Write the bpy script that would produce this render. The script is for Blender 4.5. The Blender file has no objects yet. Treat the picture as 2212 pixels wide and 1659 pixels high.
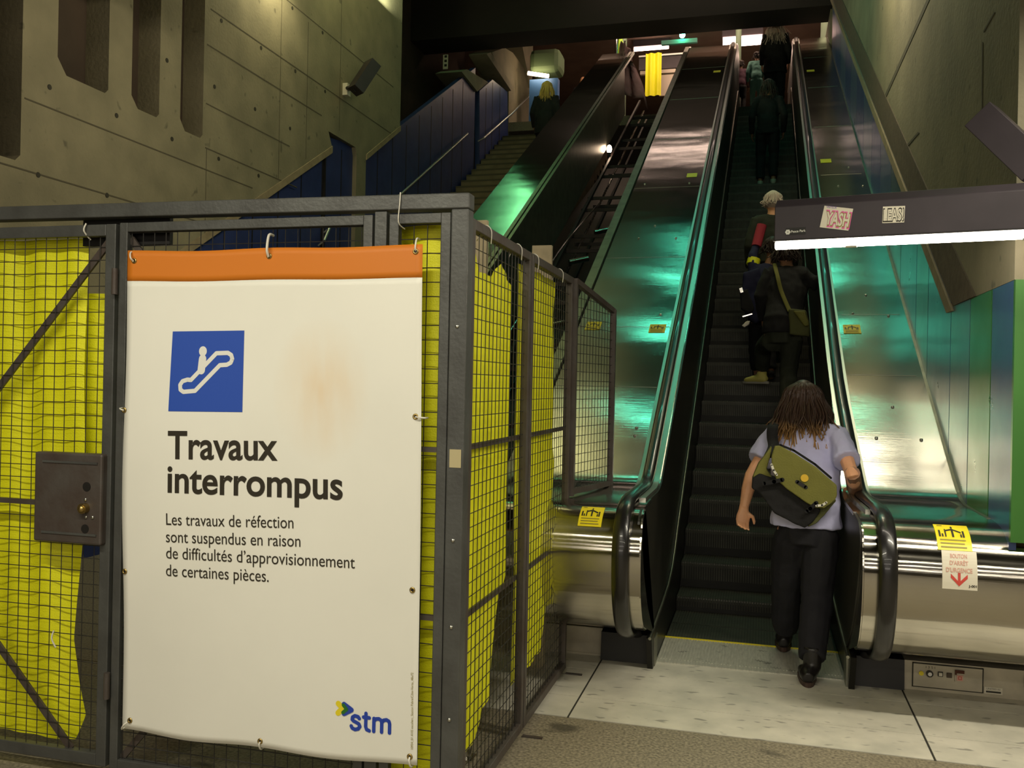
import bpy, bmesh, math, random
from mathutils import Vector, Matrix, noise
random.seed(4)
S = bpy.context.scene
COL = S.collection
V = Vector
TAN = math.tan(math.radians(30))

# ------------------------------------------------------------------ materials
def mat(name, col, rough=.6, metal=0., var=0., vscale=6., bump=0., bscale=40., col2=None, emit=None, estr=0., coat=0., stretch=None, rvar=0.):
    m = bpy.data.materials.new(name); m.use_nodes = True
    nt = m.node_tree; N = nt.nodes; L = nt.links; b = N['Principled BSDF']
    b.inputs['Base Color'].default_value = (*col, 1); b.inputs['Roughness'].default_value = rough; b.inputs['Metallic'].default_value = metal
    if coat: b.inputs['Coat Weight'].default_value = coat
    tc = N.new('ShaderNodeTexCoord')
    src = tc.outputs['Object']
    if stretch:
        mp = N.new('ShaderNodeMapping'); mp.inputs['Scale'].default_value = stretch; L.new(src, mp.inputs['Vector']); src = mp.outputs['Vector']
    if var or col2:
        n = N.new('ShaderNodeTexNoise'); n.inputs['Scale'].default_value = vscale; n.inputs['Detail'].default_value = 6; L.new(src, n.inputs['Vector'])
        r = N.new('ShaderNodeValToRGB'); L.new(n.outputs['Fac'], r.inputs['Fac'])
        c2 = col2 or tuple(c * (1 - var) for c in col)
        c1 = col if col2 else tuple(min(1, c * (1 + var)) for c in col)
        r.color_ramp.elements[0].position = .3; r.color_ramp.elements[1].position = .7
        r.color_ramp.elements[0].color = (*c2, 1); r.color_ramp.elements[1].color = (*c1, 1)
        L.new(r.outputs['Color'], b.inputs['Base Color'])
    if rvar:
        n2 = N.new('ShaderNodeTexNoise'); n2.inputs['Scale'].default_value = vscale * 1.7; n2.inputs['Detail'].default_value = 5; L.new(src, n2.inputs['Vector'])
        mr = N.new('ShaderNodeMapRange'); mr.inputs['To Min'].default_value = max(.02, rough - rvar); mr.inputs['To Max'].default_value = rough + rvar
        L.new(n2.outputs['Fac'], mr.inputs['Value']); L.new(mr.outputs['Result'], b.inputs['Roughness'])
    if bump:
        n3 = N.new('ShaderNodeTexNoise'); n3.inputs['Scale'].default_value = bscale; n3.inputs['Detail'].default_value = 4; L.new(src, n3.inputs['Vector'])
        bp = N.new('ShaderNodeBump'); bp.inputs['Strength'].default_value = bump; bp.inputs['Distance'].default_value = .02
        L.new(n3.outputs['Fac'], bp.inputs['Height']); L.new(bp.outputs['Normal'], b.inputs['Normal'])
    if emit:
        b.inputs['Emission Color'].default_value = (*emit, 1); b.inputs['Emission Strength'].default_value = estr
    return m

M = {}
M['steel'] = mat('brushed_steel', (.60, .59, .54), .15, 1, var=.06, vscale=3, rvar=.02)
def steel_nodes(m, dents, dscale):
    nt = m.node_tree; N = nt.nodes; L = nt.links; b = N['Principled BSDF']
    tc = N.new('ShaderNodeTexCoord')
    a = N.new('ShaderNodeTexNoise'); a.inputs['Scale'].default_value = dscale; a.inputs['Detail'].default_value = 2
    mp = N.new('ShaderNodeMapping'); mp.inputs['Scale'].default_value = (.6, 1, 1)
    L.new(tc.outputs['Object'], mp.inputs['Vector']); L.new(mp.outputs['Vector'], a.inputs['Vector'])
    b1 = N.new('ShaderNodeBump'); b1.inputs['Strength'].default_value = 1; b1.inputs['Distance'].default_value = dents
    L.new(a.outputs['Fac'], b1.inputs['Height'])
    s = N.new('ShaderNodeTexNoise'); s.inputs['Scale'].default_value = 90; s.inputs['Detail'].default_value = 3
    mp2 = N.new('ShaderNodeMapping'); mp2.inputs['Scale'].default_value = (.06, 1, 1)
    L.new(tc.outputs['Object'], mp2.inputs['Vector']); L.new(mp2.outputs['Vector'], s.inputs['Vector'])
    b2 = N.new('ShaderNodeBump'); b2.inputs['Strength'].default_value = .05; b2.inputs['Distance'].default_value = .004
    L.new(s.outputs['Fac'], b2.inputs['Height']); L.new(b1.outputs['Normal'], b2.inputs['Normal'])
    L.new(b2.outputs['Normal'], b.inputs['Normal'])
    # sheet brushed up the slope: highlights spread sideways
    cx = N.new('ShaderNodeCombineXYZ'); cx.inputs[0].default_value = 1
    b.inputs['Anisotropic'].default_value = .97; L.new(cx.outputs[0], b.inputs['Tangent'])
steel_nodes(M['steel'], .010, 1.3)
M['steel_front'] = mat('polished_steel', (.55, .52, .45), .16, 1, var=.05, vscale=3, rvar=.03)
steel_nodes(M['steel_front'], .0015, 4)
M['trim'] = mat('brushed_trim', (.30, .30, .24), .42, 1, var=.15, vscale=9)
M['trim_bright'] = mat('bright_trim', (.62, .62, .55), .3, 1)
M['rubber'] = mat('handrail_rubber', (.012, .011, .011), .28, 0, coat=.3, var=.2)
M['inner'] = mat('inner_panel', (.020, .019, .014), .38, 0, var=.4, vscale=2.5)
M['skirt'] = mat('skirt_board', (.012, .011, .009), .35, .3, var=.3)
M['tread'] = mat('step_tread', (.055, .058, .044), .55, .35, var=.25, vscale=8)
M['riser'] = mat('step_riser', (.018, .018, .014), .6, .2, var=.3)
M['cleat'] = mat('step_cleat', (.075, .075, .057), .5, .4, var=.3, vscale=10)
M['comb'] = mat('comb_plate', (.50, .49, .41), .4, .2, var=.15, vscale=12, bump=.1, bscale=60, stretch=(8, 1, 1))
M['yellow_line'] = mat('yellow_comb', (.75, .62, .02), .5)
M['plate'] = mat('landing_plate', (.70, .66, .55), .42, .0, col2=(.50, .48, .40), vscale=5, rvar=.1)
def stain_spots(m, dark, scale=22, thr=.60):
    nt = m.node_tree; N = nt.nodes; L = nt.links; b = N['Principled BSDF']
    old = b.inputs['Base Color'].links[0].from_socket
    tc = N.new('ShaderNodeTexCoord'); n = N.new('ShaderNodeTexNoise'); n.inputs['Scale'].default_value = scale; n.inputs['Detail'].default_value = 1.5
    mp = N.new('ShaderNodeMapping'); mp.inputs['Scale'].default_value = (.45, 1, 1)
    L.new(tc.outputs['Object'], mp.inputs['Vector']); L.new(mp.outputs['Vector'], n.inputs['Vector'])
    r = N.new('ShaderNodeValToRGB'); r.color_ramp.elements[0].position = thr; r.color_ramp.elements[1].position = thr + .07
    r.color_ramp.elements[0].color = (0, 0, 0, 1); r.color_ramp.elements[1].color = (.75, .75, .75, 1)
    L.new(n.outputs['Fac'], r.inputs['Fac'])
    mx = N.new('ShaderNodeMix'); mx.data_type = 'RGBA'; L.new(r.outputs['Color'], mx.inputs['Factor']); L.new(old, mx.inputs[6]); mx.inputs[7].default_value = (*dark, 1)
    L.new(mx.outputs[2], b.inputs['Base Color'])
stain_spots(M['plate'], (.22, .21, .175), 24, .64)
stain_spots(M['comb'], (.05, .05, .04), 18, .66)
M['granite'] = mat('granite_floor', (.36, .31, .215), .5, 0, col2=(.12, .105, .075), vscale=75)
stain_spots(M['granite'], (.05, .045, .035), 6, .66)
M['groove'] = mat('joint', (.03, .028, .02), .8)
M['concrete'] = mat('board_concrete', (.26, .235, .155), .85, 0, col2=(.175, .16, .105), vscale=2.2, bump=.25, bscale=30)
stain_spots(M['concrete'], (.09, .082, .055), 9, .70)
M['concrete_line'] = mat('form_line', (.085, .075, .05), .9)
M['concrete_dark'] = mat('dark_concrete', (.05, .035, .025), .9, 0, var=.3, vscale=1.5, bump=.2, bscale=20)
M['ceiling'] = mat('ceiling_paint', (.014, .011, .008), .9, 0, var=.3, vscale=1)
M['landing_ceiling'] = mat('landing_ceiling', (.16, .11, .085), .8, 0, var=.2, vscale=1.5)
M['blue'] = mat('blue_panel', (.028, .045, .16), .4, 0, var=.15, vscale=4, rvar=.08)
M['blue_mid'] = mat('blue_cladding', (.075, .125, .23), .3, .1, var=.08, vscale=3, rvar=.06)
M['blue_deep'] = mat('deep_blue_cladding', (.05, .085, .22), .3, .1, var=.08, vscale=3, rvar=.06)
M['green'] = mat('green_cladding', (.050, .17, .032), .3, .1, var=.08, vscale=3, rvar=.06)
M['slate'] = mat('slate_cladding', (.085, .13, .17), .3, .1, var=.08, vscale=3, rvar=.06)
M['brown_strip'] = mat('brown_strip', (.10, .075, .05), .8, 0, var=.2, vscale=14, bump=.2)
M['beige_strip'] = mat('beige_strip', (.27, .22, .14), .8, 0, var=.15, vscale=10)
M['frame'] = mat('grey_fence_paint', (.105, .108, .10), .42, .25, col2=(.07, .07, .065), vscale=7, bump=.08, bscale=60)
M['rusty_frame'] = mat('worn_fence_paint', (.095, .085, .075), .5, .2, col2=(.07, .05, .04), vscale=8, bump=.1)
M['wire'] = mat('fence_wire', (.045, .042, .038), .5, .4, var=.2)
M['tarp'] = mat('yellow_tarp', (.84, .83, .008), .55, 0, var=.05, vscale=3, bump=.15, bscale=180)
M['poster'] = mat('poster_vinyl', (.88, .87, .78), .55, 0, var=.02, vscale=3)
M['orange'] = mat('poster_orange', (.68, .20, .012), .55)
M['pblue'] = mat('poster_blue', (.025, .085, .46), .5)
M['ink'] = mat('poster_ink', (.028, .022, .012), .6)
M['pwhite'] = mat('poster_white', (.82, .82, .76), .55)
M['logo_blue'] = mat('logo_blue', (.02, .06, .42), .5)
M['logo_yellow'] = mat('logo_yellow', (.85, .70, .02), .5)
M['logo_green'] = mat('logo_green', (.02, .16, .02), .5)
M['brass'] = mat('brass', (.45, .33, .12), .35, 1)
M['tie'] = mat('cable_tie', (.75, .72, .62), .5)
M['screw'] = mat('zinc_screw', (.55, .55, .5), .3, 1)
M['tape'] = mat('masking_tape', (.50, .43, .24), .7)
M['wood'] = mat('raw_wood', (.52, .43, .27), .8, 0, var=.2, vscale=12)
M['lamp_body'] = mat('lamp_housing', (.038, .030, .036), .45, .2, var=.15, vscale=6)
M['black'] = mat('black_plastic', (.010, .009, .008), .5, 0, var=.2)
M['sticker_yellow'] = mat('sticker_yellow', (.86, .70, .02), .4)
M['sticker_white'] = mat('sticker_white', (.74, .69, .56), .5)
M['sticker_black'] = mat('sticker_black', (.03, .025, .015), .5)
M['sticker_grey'] = mat('sticker_grey', (.30, .25, .04), .5)
M['sticker_red'] = mat('sticker_red', (.62, .07, .05), .5)
M['faded_red'] = mat('faded_red', (.66, .36, .28), .5)
M['pink_ink'] = mat('pink_ink', (.75, .13, .38), .5)
M['violet_ink'] = mat('violet_ink', (.16, .07, .42), .5)
M['kick'] = mat('kick_plate', (.52, .47, .36), .5, .2, var=.15, vscale=9, bump=.08)
M['skin'] = mat('skin', (.78, .40, .22), .5, 0, var=.08, vscale=15)
M['skin_dark'] = mat('tanned_skin', (.30, .15, .08), .5, 0, var=.08, vscale=15)
M['shirt'] = mat('lavender_shirt', (.57, .57, .84), .85, 0, var=.05, vscale=5, bump=.25, bscale=14)
M['trousers'] = mat('black_trousers', (.008, .0075, .011), .85, 0, var=.2, vscale=6, bump=.3, bscale=16)
M['boot'] = mat('black_boot', (.012, .010, .010), .35, 0)
M['sole'] = mat('brown_sole', (.06, .032, .025), .6)
M['olive'] = mat('olive_canvas', (.17, .165, .030), .8, 0, var=.08, vscale=8, bump=.2, bscale=120)
M['olive_dark'] = mat('dark_olive_canvas', (.085, .09, .025), .85, 0, var=.1)
M['black_cloth'] = mat('black_cloth', (.006, .0055, .006), .85, 0, var=.2, bump=.2, bscale=20)
M['navy'] = mat('navy_cloth', (.012, .014, .05), .85, 0, var=.2, bump=.2, bscale=20)
M['dark_green'] = mat('dark_green_cloth', (.022, .026, .014), .85, 0, var=.2, bump=.2, bscale=20)
M['brown_hair'] = mat('brown_hair', (.05, .024, .014), .45)
M['dark_hair'] = mat('dark_hair', (.03, .016, .01), .5)
M['blond_hair'] = mat('blond_hair', (.60, .42, .10), .5)
M['pale_hair'] = mat('pale_hair', (.62, .52, .42), .6)
M['reflector'] = mat('reflective_tape', (.75, .73, .62), .4)
M['badge_gold'] = mat('gold_badge', (.80, .52, .05), .35, .4)
M['yellow_shoe'] = mat('yellow_shoe', (.62, .56, .14), .6)
M['pale_shoe'] = mat('pale_shoe', (.40, .38, .30), .6)
M['red_cloth'] = mat('red_cloth', (.40, .03, .05), .8)
M['pink_cloth'] = mat('pinkish_cloth', (.34, .20, .19), .85, 0, var=.25, vscale=3, bump=.3, bscale=6)
M['teal_cloth'] = mat('teal_cloth', (.12, .32, .26), .8)
M['plum_cloth'] = mat('plum_cloth', (.07, .02, .04), .8)
M['stair'] = mat('stair_stone', (.16, .125, .07), .7, 0, var=.2, vscale=5)
M['rail_steel'] = mat('stair_rail_steel', (.62, .66, .62), .3, .9)
M['truss'] = mat('truss_steel', (.022, .013, .012), .5, .2, var=.3)
M['chrome'] = mat('chrome', (.7, .68, .64), .12, 1)
M['hivis'] = mat('hivis_green', (.35, .62, .03), .6)
M['rust'] = mat('rust_stain', (.10, .035, .02), .9)
M['column'] = mat('column_paint', (.14, .20, .13), .7)
M['panel_white'] = mat('white_panel', (.62, .54, .45), .7)
# hair with lighter tips (real dye: colour follows the strand's height on the head)
hm = M['brown_hair']; nt = hm.node_tree; tc = nt.nodes.new('ShaderNodeTexCoord'); sp = nt.nodes.new('ShaderNodeSeparateXYZ'); rp = nt.nodes.new('ShaderNodeValToRGB')
mr = nt.nodes.new('ShaderNodeMapRange'); mr.inputs['From Min'].default_value = -.20; mr.inputs['From Max'].default_value = .05
nz = nt.nodes.new('ShaderNodeTexNoise'); nz.inputs['Scale'].default_value = 14
ad = nt.nodes.new('ShaderNodeMath'); ad.operation = 'MULTIPLY_ADD'; ad.inputs[1].default_value = .14
nt.links.new(tc.outputs['Object'], sp.inputs[0]); nt.links.new(tc.outputs['Object'], nz.inputs['Vector']); nt.links.new(nz.outputs['Fac'], ad.inputs[0]); nt.links.new(sp.outputs['Z'], ad.inputs[2])
nt.links.new(ad.outputs[0], mr.inputs['Value']); nt.links.new(mr.outputs['Result'], rp.inputs['Fac'])
rp.color_ramp.elements[0].color = (.46, .24, .065, 1); rp.color_ramp.elements[1].color = (.045, .022, .013, 1); rp.color_ramp.elements[1].position = .62
nt.links.new(rp.outputs['Color'], nt.nodes['Principled BSDF'].inputs['Base Color'])
# faint pinkish stain on the poster
pm = M['poster']; nt = pm.node_tree; old = nt.nodes['Principled BSDF'].inputs['Base Color'].links[0].from_socket
tc = nt.nodes.new('ShaderNodeTexCoord'); mp = nt.nodes.new('ShaderNodeMapping'); mp.vector_type = 'TEXTURE'
mp.inputs['Location'].default_value = (-1.52, 2.97, 1.53); mp.inputs['Scale'].default_value = (.20, 3, .27)
gr = nt.nodes.new('ShaderNodeTexGradient'); gr.gradient_type = 'SPHERICAL'; nz = nt.nodes.new('ShaderNodeTexNoise'); nz.inputs['Scale'].default_value = 7
mp2 = nt.nodes.new('ShaderNodeMapping'); mp2.inputs['Scale'].default_value = (2.4, 1, .7)
ml = nt.nodes.new('ShaderNodeMath'); ml.operation = 'MULTIPLY'; mx = nt.nodes.new('ShaderNodeMix'); mx.data_type = 'RGBA'
nt.links.new(tc.outputs['Object'], mp.inputs['Vector']); nt.links.new(mp.outputs['Vector'], gr.inputs['Vector']); nt.links.new(tc.outputs['Object'], mp2.inputs['Vector']); nt.links.new(mp2.outputs['Vector'], nz.inputs['Vector'])
nt.links.new(gr.outputs['Fac'], ml.inputs[0]); nt.links.new(nz.outputs['Fac'], ml.inputs[1]); nt.links.new(ml.outputs[0], mx.inputs['Factor']); nt.links.new(old, mx.inputs[6]); mx.inputs[7].default_value = (.84, .64, .40, 1)
nt.links.new(mx.outputs[2], nt.nodes['Principled BSDF'].inputs['Base Color'])

def emat(name, col, s):
    m = mat(name, (.8, .8, .8), .5, emit=col, estr=s); return m

# ------------------------------------------------------------------ mesh builder
class MB:
    def __init__(s): s.v = []; s.f = []; s.mi = []; s.cur = 0
    def add(s, vs, fs):
        o = len(s.v); s.v += [tuple(v) for v in vs]; s.f += [tuple(i + o for i in f) for f in fs]; s.mi += [s.cur] * len(fs); return s
    def box(s, a, b):
        (x0, y0, z0), (x1, y1, z1) = [(min(p), max(p)) for p in ()] or ((min(a[0], b[0]), min(a[1], b[1]), min(a[2], b[2])), (max(a[0], b[0]), max(a[1], b[1]), max(a[2], b[2])))
        return s.add([(x0, y0, z0), (x1, y0, z0), (x1, y1, z0), (x0, y1, z0), (x0, y0, z1), (x1, y0, z1), (x1, y1, z1), (x0, y1, z1)],
                     [(0, 3, 2, 1), (4, 5, 6, 7), (0, 1, 5, 4), (1, 2, 6, 5), (2, 3, 7, 6), (3, 0, 4, 7)])
    def prism(s, pts, d):
        # closed polygon of 3-D points pushed along d
        n = len(pts); P = [V(p) for p in pts]; Q = [p + V(d) for p in P]
        nrm = V((0, 0, 0))
        for i in range(n): nrm += P[i].cross(P[(i + 1) % n])
        if nrm.dot(V(d)) > 0: P.reverse(); Q.reverse()
        return s.add(P + Q, [tuple(range(n)), tuple(range(2 * n - 1, n - 1, -1))] + [(i, i + n, (i + 1) % n + n, (i + 1) % n) for i in range(n)])
    def px_(s, pts, x0, x1): return s.prism([(x0, y, z) for y, z in pts], (x1 - x0, 0, 0))
    def py_(s, pts, y0, y1): return s.prism([(x, y0, z) for x, z in pts], (0, y1 - y0, 0))
    def pz_(s, pts, z0, z1): return s.prism([(x, y, z0) for x, y in pts], (0, 0, z1 - z0))
    def beam(s, a, b, w, h, up=(0, 0, 1)):
        a = V(a); b = V(b); t = (b - a).normalized(); u = V(up); x = t.cross(u)
        if x.length < 1e-4: x = t.cross(V((1, 0, 0)))
        x.normalize(); y = x.cross(t); x *= w / 2; y *= h / 2
        return s.prism([a + x + y, a - x + y, a - x - y, a + x - y], b - a)
    def loft(s, P, R, side=(1, 0, 0), n=12, cap=True):
        P = [V(p) for p in P]; side = V(side); rings = []
        m = len(P)
        for i in range(m):
            t = (P[min(i + 1, m - 1)] - P[max(i - 1, 0)]).normalized()
            x = side - t * side.dot(t)
            if x.length < 1e-3: x = t.orthogonal()
            x.normalize(); y = t.cross(x); r = R[i] if isinstance(R, (list, tuple)) else R
            a, b = r if isinstance(r, (list, tuple)) else (r, r)
            rings.append([P[i] + x * a * math.cos(2 * math.pi * k / n) + y * b * math.sin(2 * math.pi * k / n) for k in range(n)])
        vs = [v for r in rings for v in r]; fs = []
        for i in range(m - 1):
            for k in range(n): fs.append((i * n + k, i * n + (k + 1) % n, (i + 1) * n + (k + 1) % n, (i + 1) * n + k))
        if cap: fs.append(tuple(range(n - 1, -1, -1))); fs.append(tuple((m - 1) * n + k for k in range(n)))
        return s.add(vs, fs)
    tube = loft
    def cyl(s, a, b, r, n=16): return s.loft([a, b], [r, r], (1, 0, 0) if abs((V(b) - V(a)).normalized().x) < .9 else (0, 1, 0), n)
    def ell(s, c, r, n=14, m=9, rot=None):
        c = V(c); vs = []; fs = []
        for i in range(1, m):
            th = math.pi * i / m
            for k in range(n):
                p = V((r[0] * math.sin(th) * math.cos(2 * math.pi * k / n), r[1] * math.sin(th) * math.sin(2 * math.pi * k / n), r[2] * math.cos(th)))
                vs.append(p)
        vs += [V((0, 0, r[2])), V((0, 0, -r[2]))]
        if rot: vs = [rot @ p for p in vs]
        vs = [c + p for p in vs]
        for i in range(m - 2):
            for k in range(n): fs.append((i * n + k, (i + 1) * n + k, (i + 1) * n + (k + 1) % n, i * n + (k + 1) % n))
        T_ = len(vs) - 2
        for k in range(n): fs.append((T_, k, (k + 1) % n)); fs.append((T_ + 1, (m - 2) * n + (k + 1) % n, (m - 2) * n + k))
        return s.add(vs, fs)
    def build(s, name, m, parent=None, smooth=None, origin=None):
        me = bpy.data.meshes.new(name)
        o_ = V(origin) if origin else V((0, 0, 0))
        me.from_pydata([tuple(V(v) - o_) for v in s.v], [], s.f); me.update()
        for mm in (m if isinstance(m, (list, tuple)) else [m]): me.materials.append(mm)
        for p, i in zip(me.polygons, s.mi): p.material_index = i
        if smooth is not None:
            me.shade_smooth()
            if smooth < 180: me.set_sharp_from_angle(angle=math.radians(smooth))
        ob = bpy.data.objects.new(name, me); COL.objects.link(ob); ob.location = o_
        if parent:
            ob.parent = parent
            ob.location = o_ - world_loc(parent)
        return ob

def world_loc(o):
    l = V(o.location)
    while o.parent: o = o.parent; l += o.location
    return l
def tag(o, label=None, cat=None, group=None, kind=None):
    if label: o['label'] = label
    if cat: o['category'] = cat
    if group: o['group'] = group
    if kind: o['kind'] = kind
    return o
def thing(name, label, cat, loc=(0, 0, 0), group=None, kind=None):
    o = bpy.data.objects.new(name, None); COL.objects.link(o); o.location = loc; o.empty_display_size = .1
    return tag(o, label, cat, group, kind)
def copy_tree(o, parent=None):
    c = o.copy(); COL.objects.link(c)
    if parent: c.parent = parent
    for ch in list(o.children): copy_tree(ch, c)
    return c
def blob(mb, name, m, parent=None, voxel=.01, smooth=3, wrinkle=0., wfreq=12., origin=None):
    """union of overlapping lofts as one continuous skin"""
    o_ = V(origin) if origin else V((0, 0, 0))
    me = bpy.data.meshes.new(name + '_raw'); me.from_pydata([tuple(V(v) - o_) for v in mb.v], [], mb.f); me.update()
    tmp = bpy.data.objects.new('raw', me); COL.objects.link(tmp)
    bm = bmesh.new(); bm.from_mesh(me); bmesh.ops.recalc_face_normals(bm, faces=bm.faces); bm.to_mesh(me); bm.free()
    r = tmp.modifiers.new('r', 'REMESH'); r.mode = 'VOXEL'; r.voxel_size = voxel
    if smooth: q = tmp.modifiers.new('s', 'SMOOTH'); q.factor = .5; q.iterations = smooth
    dg = bpy.context.evaluated_depsgraph_get(); dg.update()
    nm = bpy.data.meshes.new_from_object(tmp.evaluated_get(dg))
    nm.name = name
    bpy.data.objects.remove(tmp); bpy.data.meshes.remove(me)
    if wrinkle:
        nm.update()
        for v in nm.vertices:
            p = V(v.co)
            d = noise.noise(V((p.x * wfreq * .6, p.y * wfreq * .6, p.z * wfreq))) + .5 * noise.noise(V((p.x * wfreq * 2 + 7, p.y * wfreq * 2, p.z * wfreq * 1.4)))
            v.co = p + v.normal * d * wrinkle
    nm.materials.clear(); nm.materials.append(m); nm.shade_smooth()
    ob = bpy.data.objects.new(name, nm); COL.objects.link(ob); ob.location = o_
    if parent: ob.parent = parent; ob.location = o_ - world_loc(parent)
    return ob

# text as flat mesh, fitted in a box; mp(u, v) -> 3-D
def text_verts(txt, off=0., spacing=1.):
    cu = bpy.data.curves.new('t', 'FONT'); cu.body = txt; cu.size = 1; cu.offset = off; cu.space_character = spacing; cu.resolution_u = 6
    ob = bpy.data.objects.new('t', cu); COL.objects.link(ob)
    dg = bpy.context.evaluated_depsgraph_get(); dg.update()
    me = ob.evaluated_get(dg).to_mesh()
    vs = [(v.co.x, v.co.y) for v in me.vertices]; fs = [tuple(p.vertices) for p in me.polygons]
    ob.evaluated_get(dg).to_mesh_clear(); bpy.data.objects.remove(ob); bpy.data.curves.remove(cu)
    return vs, fs
_cap = {}
def text(mb, txt, p0, p1, cap, mp, off=0., spacing=1.):
    """baseline from 2-D point p0 to p1, cap height cap"""
    vs, fs = text_verts(txt, off, spacing)
    x0 = min(v[0] for v in vs); x1 = max(v[0] for v in vs)
    if 'H' not in _cap: _cap['H'] = max(v[1] for v in text_verts('H')[0])
    d = V(p1) - V(p0); n = V((-d.y, d.x)).normalized() * cap / _cap['H']
    out = []
    for x, y in vs:
        q = V(p0) + d * ((x - x0) / (x1 - x0)) + n * y
        out.append(mp(q.x, q.y))
    return mb.add(out, fs)
def stroke(mb, pts, w, mp, closed=False, n=14):
    pts = [V(p) for p in pts]; seg = list(zip(pts, pts[1:] + ([pts[0]] if closed else [])))
    if not closed: seg = seg[:len(pts) - 1]
    for a, b in seg:
        d = (b - a); nn = V((-d.y, d.x)).normalized() * w / 2
        mb.add([mp(*(a + nn)), mp(*(b + nn)), mp(*(b - nn)), mp(*(a - nn))], [(3, 2, 1, 0)])
    for p in pts: disc(mb, p, w / 2, mp, n)
    return mb
def disc(mb, c, r, mp, n=16, ry=None):
    ry = ry or r
    return mb.add([mp(c[0] + r * math.cos(2 * math.pi * k / n), c[1] + ry * math.sin(2 * math.pi * k / n)) for k in range(n)], [tuple(range(n))])
def poly(mb, pts, mp): return mb.add([mp(*p) for p in pts], [tuple(range(len(pts)))])
def smooth_path(pts, sub=6, closed=False):
    out = []; n = len(pts); P = [V(p) for p in pts]
    for i in range(n - 1):
        a = P[max(i - 1, 0)]; b = P[i]; c = P[i + 1]; d = P[min(i + 2, n - 1)]
        for k in range(sub):
            t = k / sub
            out.append(.5 * ((2 * b) + (c - a) * t + (2 * a - 5 * b + 4 * c - d) * t * t + (3 * b - a - 3 * c + d) * t * t * t))
    out.append(P[-1]); return out

# ------------------------------------------------------------------ camera
TH = math.radians(15.3); RO = .02
f_ = V((-math.sin(TH), math.cos(TH), 0)); r0 = V((math.cos(TH), math.sin(TH), 0)); z_ = V((0, 0, 1))
r_ = r0 * math.cos(RO) + z_ * math.sin(RO); u_ = z_ * math.cos(RO) - r0 * math.sin(RO)
cd = bpy.data.cameras.new('camera'); cam = bpy.data.objects.new('camera', cd); COL.objects.link(cam)
cd.sensor_width = 36; cd.lens = 36 * 1968 / 2212; cd.clip_end = 200; cd.clip_start = .05
cam.matrix_world = Matrix(((r_.x, u_.x, -f_.x, 0), (r_.y, u_.y, -f_.y, 0), (r_.z, u_.z, -f_.z, 1.565), (0, 0, 0, 1)))
S.camera = cam

# ------------------------------------------------------------------ room shell
def struct(mb, name, m, parent=None, smooth=None):
    o = mb.build(name, m, parent, smooth)
    if not parent: o['kind'] = 'structure'
    return o
fl = struct(MB().box((-9, -10, -.2), (4, 5.75, -.012)), 'floor', M['granite'])
struct(MB().box((-9, -10, -.012), (4, 4.215, 0)), 'floor', M['granite'])
# light landing plates in front of the escalators
pl_ = MB()
for (x0, x1) in ((-3.2, -.855), (-.845, .74), (.75, 2.6)):
    for (y0, y1) in ((4.225, 4.515), (4.519, 4.965), (4.969, 5.75 if x0 < 0 else 5.75)):
        pl_.box((x0, y0, -.012), (x1, y1, 0))
struct(pl_, 'landing_plate', M['plate'])
struct(MB().box((-9, 5.75, -.2), (-3.0, 8, -.012)).box((-9, 4.225, -.012), (-3.2, 7.2, 0)), 'floor', M['granite'])
jt = MB().box((-.855, 4.215, -.0115), (-.845, 5.2, -.003)).box((.74, 4.215, -.0115), (.75, 5.2, -.003)).box((-3.2, 4.213, -.0115), (2.6, 4.227, -.004))
struct(jt, 'trim_1', M['groove'])

WL = -5.5   # plane of the left wall
def top_l(y): return TAN * y - 1.65
w = MB()
lower = [(3.0, 0)] + [(3.0, 9.6), (4.6, 9.6)]
# pieces of the board-marked wall between the tall slots
def X(pts, a=WL, b=WL - .24): w.px_(pts, a, b)
s0 = (4.95, 5.72, 3.19); s1 = (6.08, 6.67, 4.0); s2 = (6.97, 7.36, 3.99); s3 = (7.68, 8.05, 3.98)
zt = 12.4
X([(2.0, 0), (2.0, zt), (s0[0], zt), (s0[0], 0)])
X([(s0[0], top_l(s0[0])), (s0[0], s0[2]), (s0[1] - .05, s0[2]), (s0[1], s0[2] + .05), (s0[1], zt), (s1[0], zt), (s1[0], s1[2] + .12), (s1[0] + .1, s1[2]), (s1[1] - .04, s1[2]), (s1[1], s1[2] + .04), (s1[1], zt), (s2[0], zt), (s2[0], s2[2] + .1), (s2[0] + .09, s2[2]), (s2[1] - .04, s2[2]), (s2[1], s2[2] + .04), (s2[1], zt), (s3[0], zt), (s3[0], s3[2] + .1), (s3[0] + .08, s3[2]), (s3[1] - .04, s3[2]), (s3[1], s3[2] + .04), (s3[1], zt),
   (9.3, zt), (9.3, top_l(9.3)), (7.0, top_l(7.0))])
X([(2.0, 0), (2.0, .3), (4.95, 1.3), (4.95, 0)])
X([(9.3, top_l(9.3)), (9.3, zt), (13.2, zt), (13.2, 5.55), (11.97, 4.80), (11.97, 0), (11.66, 0), (11.66, 4.70), (11.62, 4.81), (10.80, 4.81), (10.90, top_l(10.9))])
wall_left = struct(w, 'wall_left', M['concrete'])
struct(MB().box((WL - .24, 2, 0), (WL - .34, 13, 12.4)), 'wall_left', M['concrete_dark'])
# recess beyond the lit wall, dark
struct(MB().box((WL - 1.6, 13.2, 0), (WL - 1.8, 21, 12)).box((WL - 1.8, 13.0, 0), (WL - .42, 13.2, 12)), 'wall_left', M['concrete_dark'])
# beige edge strips on the slanting cuts
e = MB()
e.px_([(7.0, top_l(7.0)), (10.9, top_l(10.9)), (10.9, top_l(10.9) - .09), (7.0, top_l(7.0) - .09)], WL + .015, WL - .3)
e.px_([(11.97, 4.80), (13.2, 5.55), (13.2, 5.47), (11.97, 4.72)], WL + .015, WL - .3)
struct(e, 'trim_2', M['beige_strip'])
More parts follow.
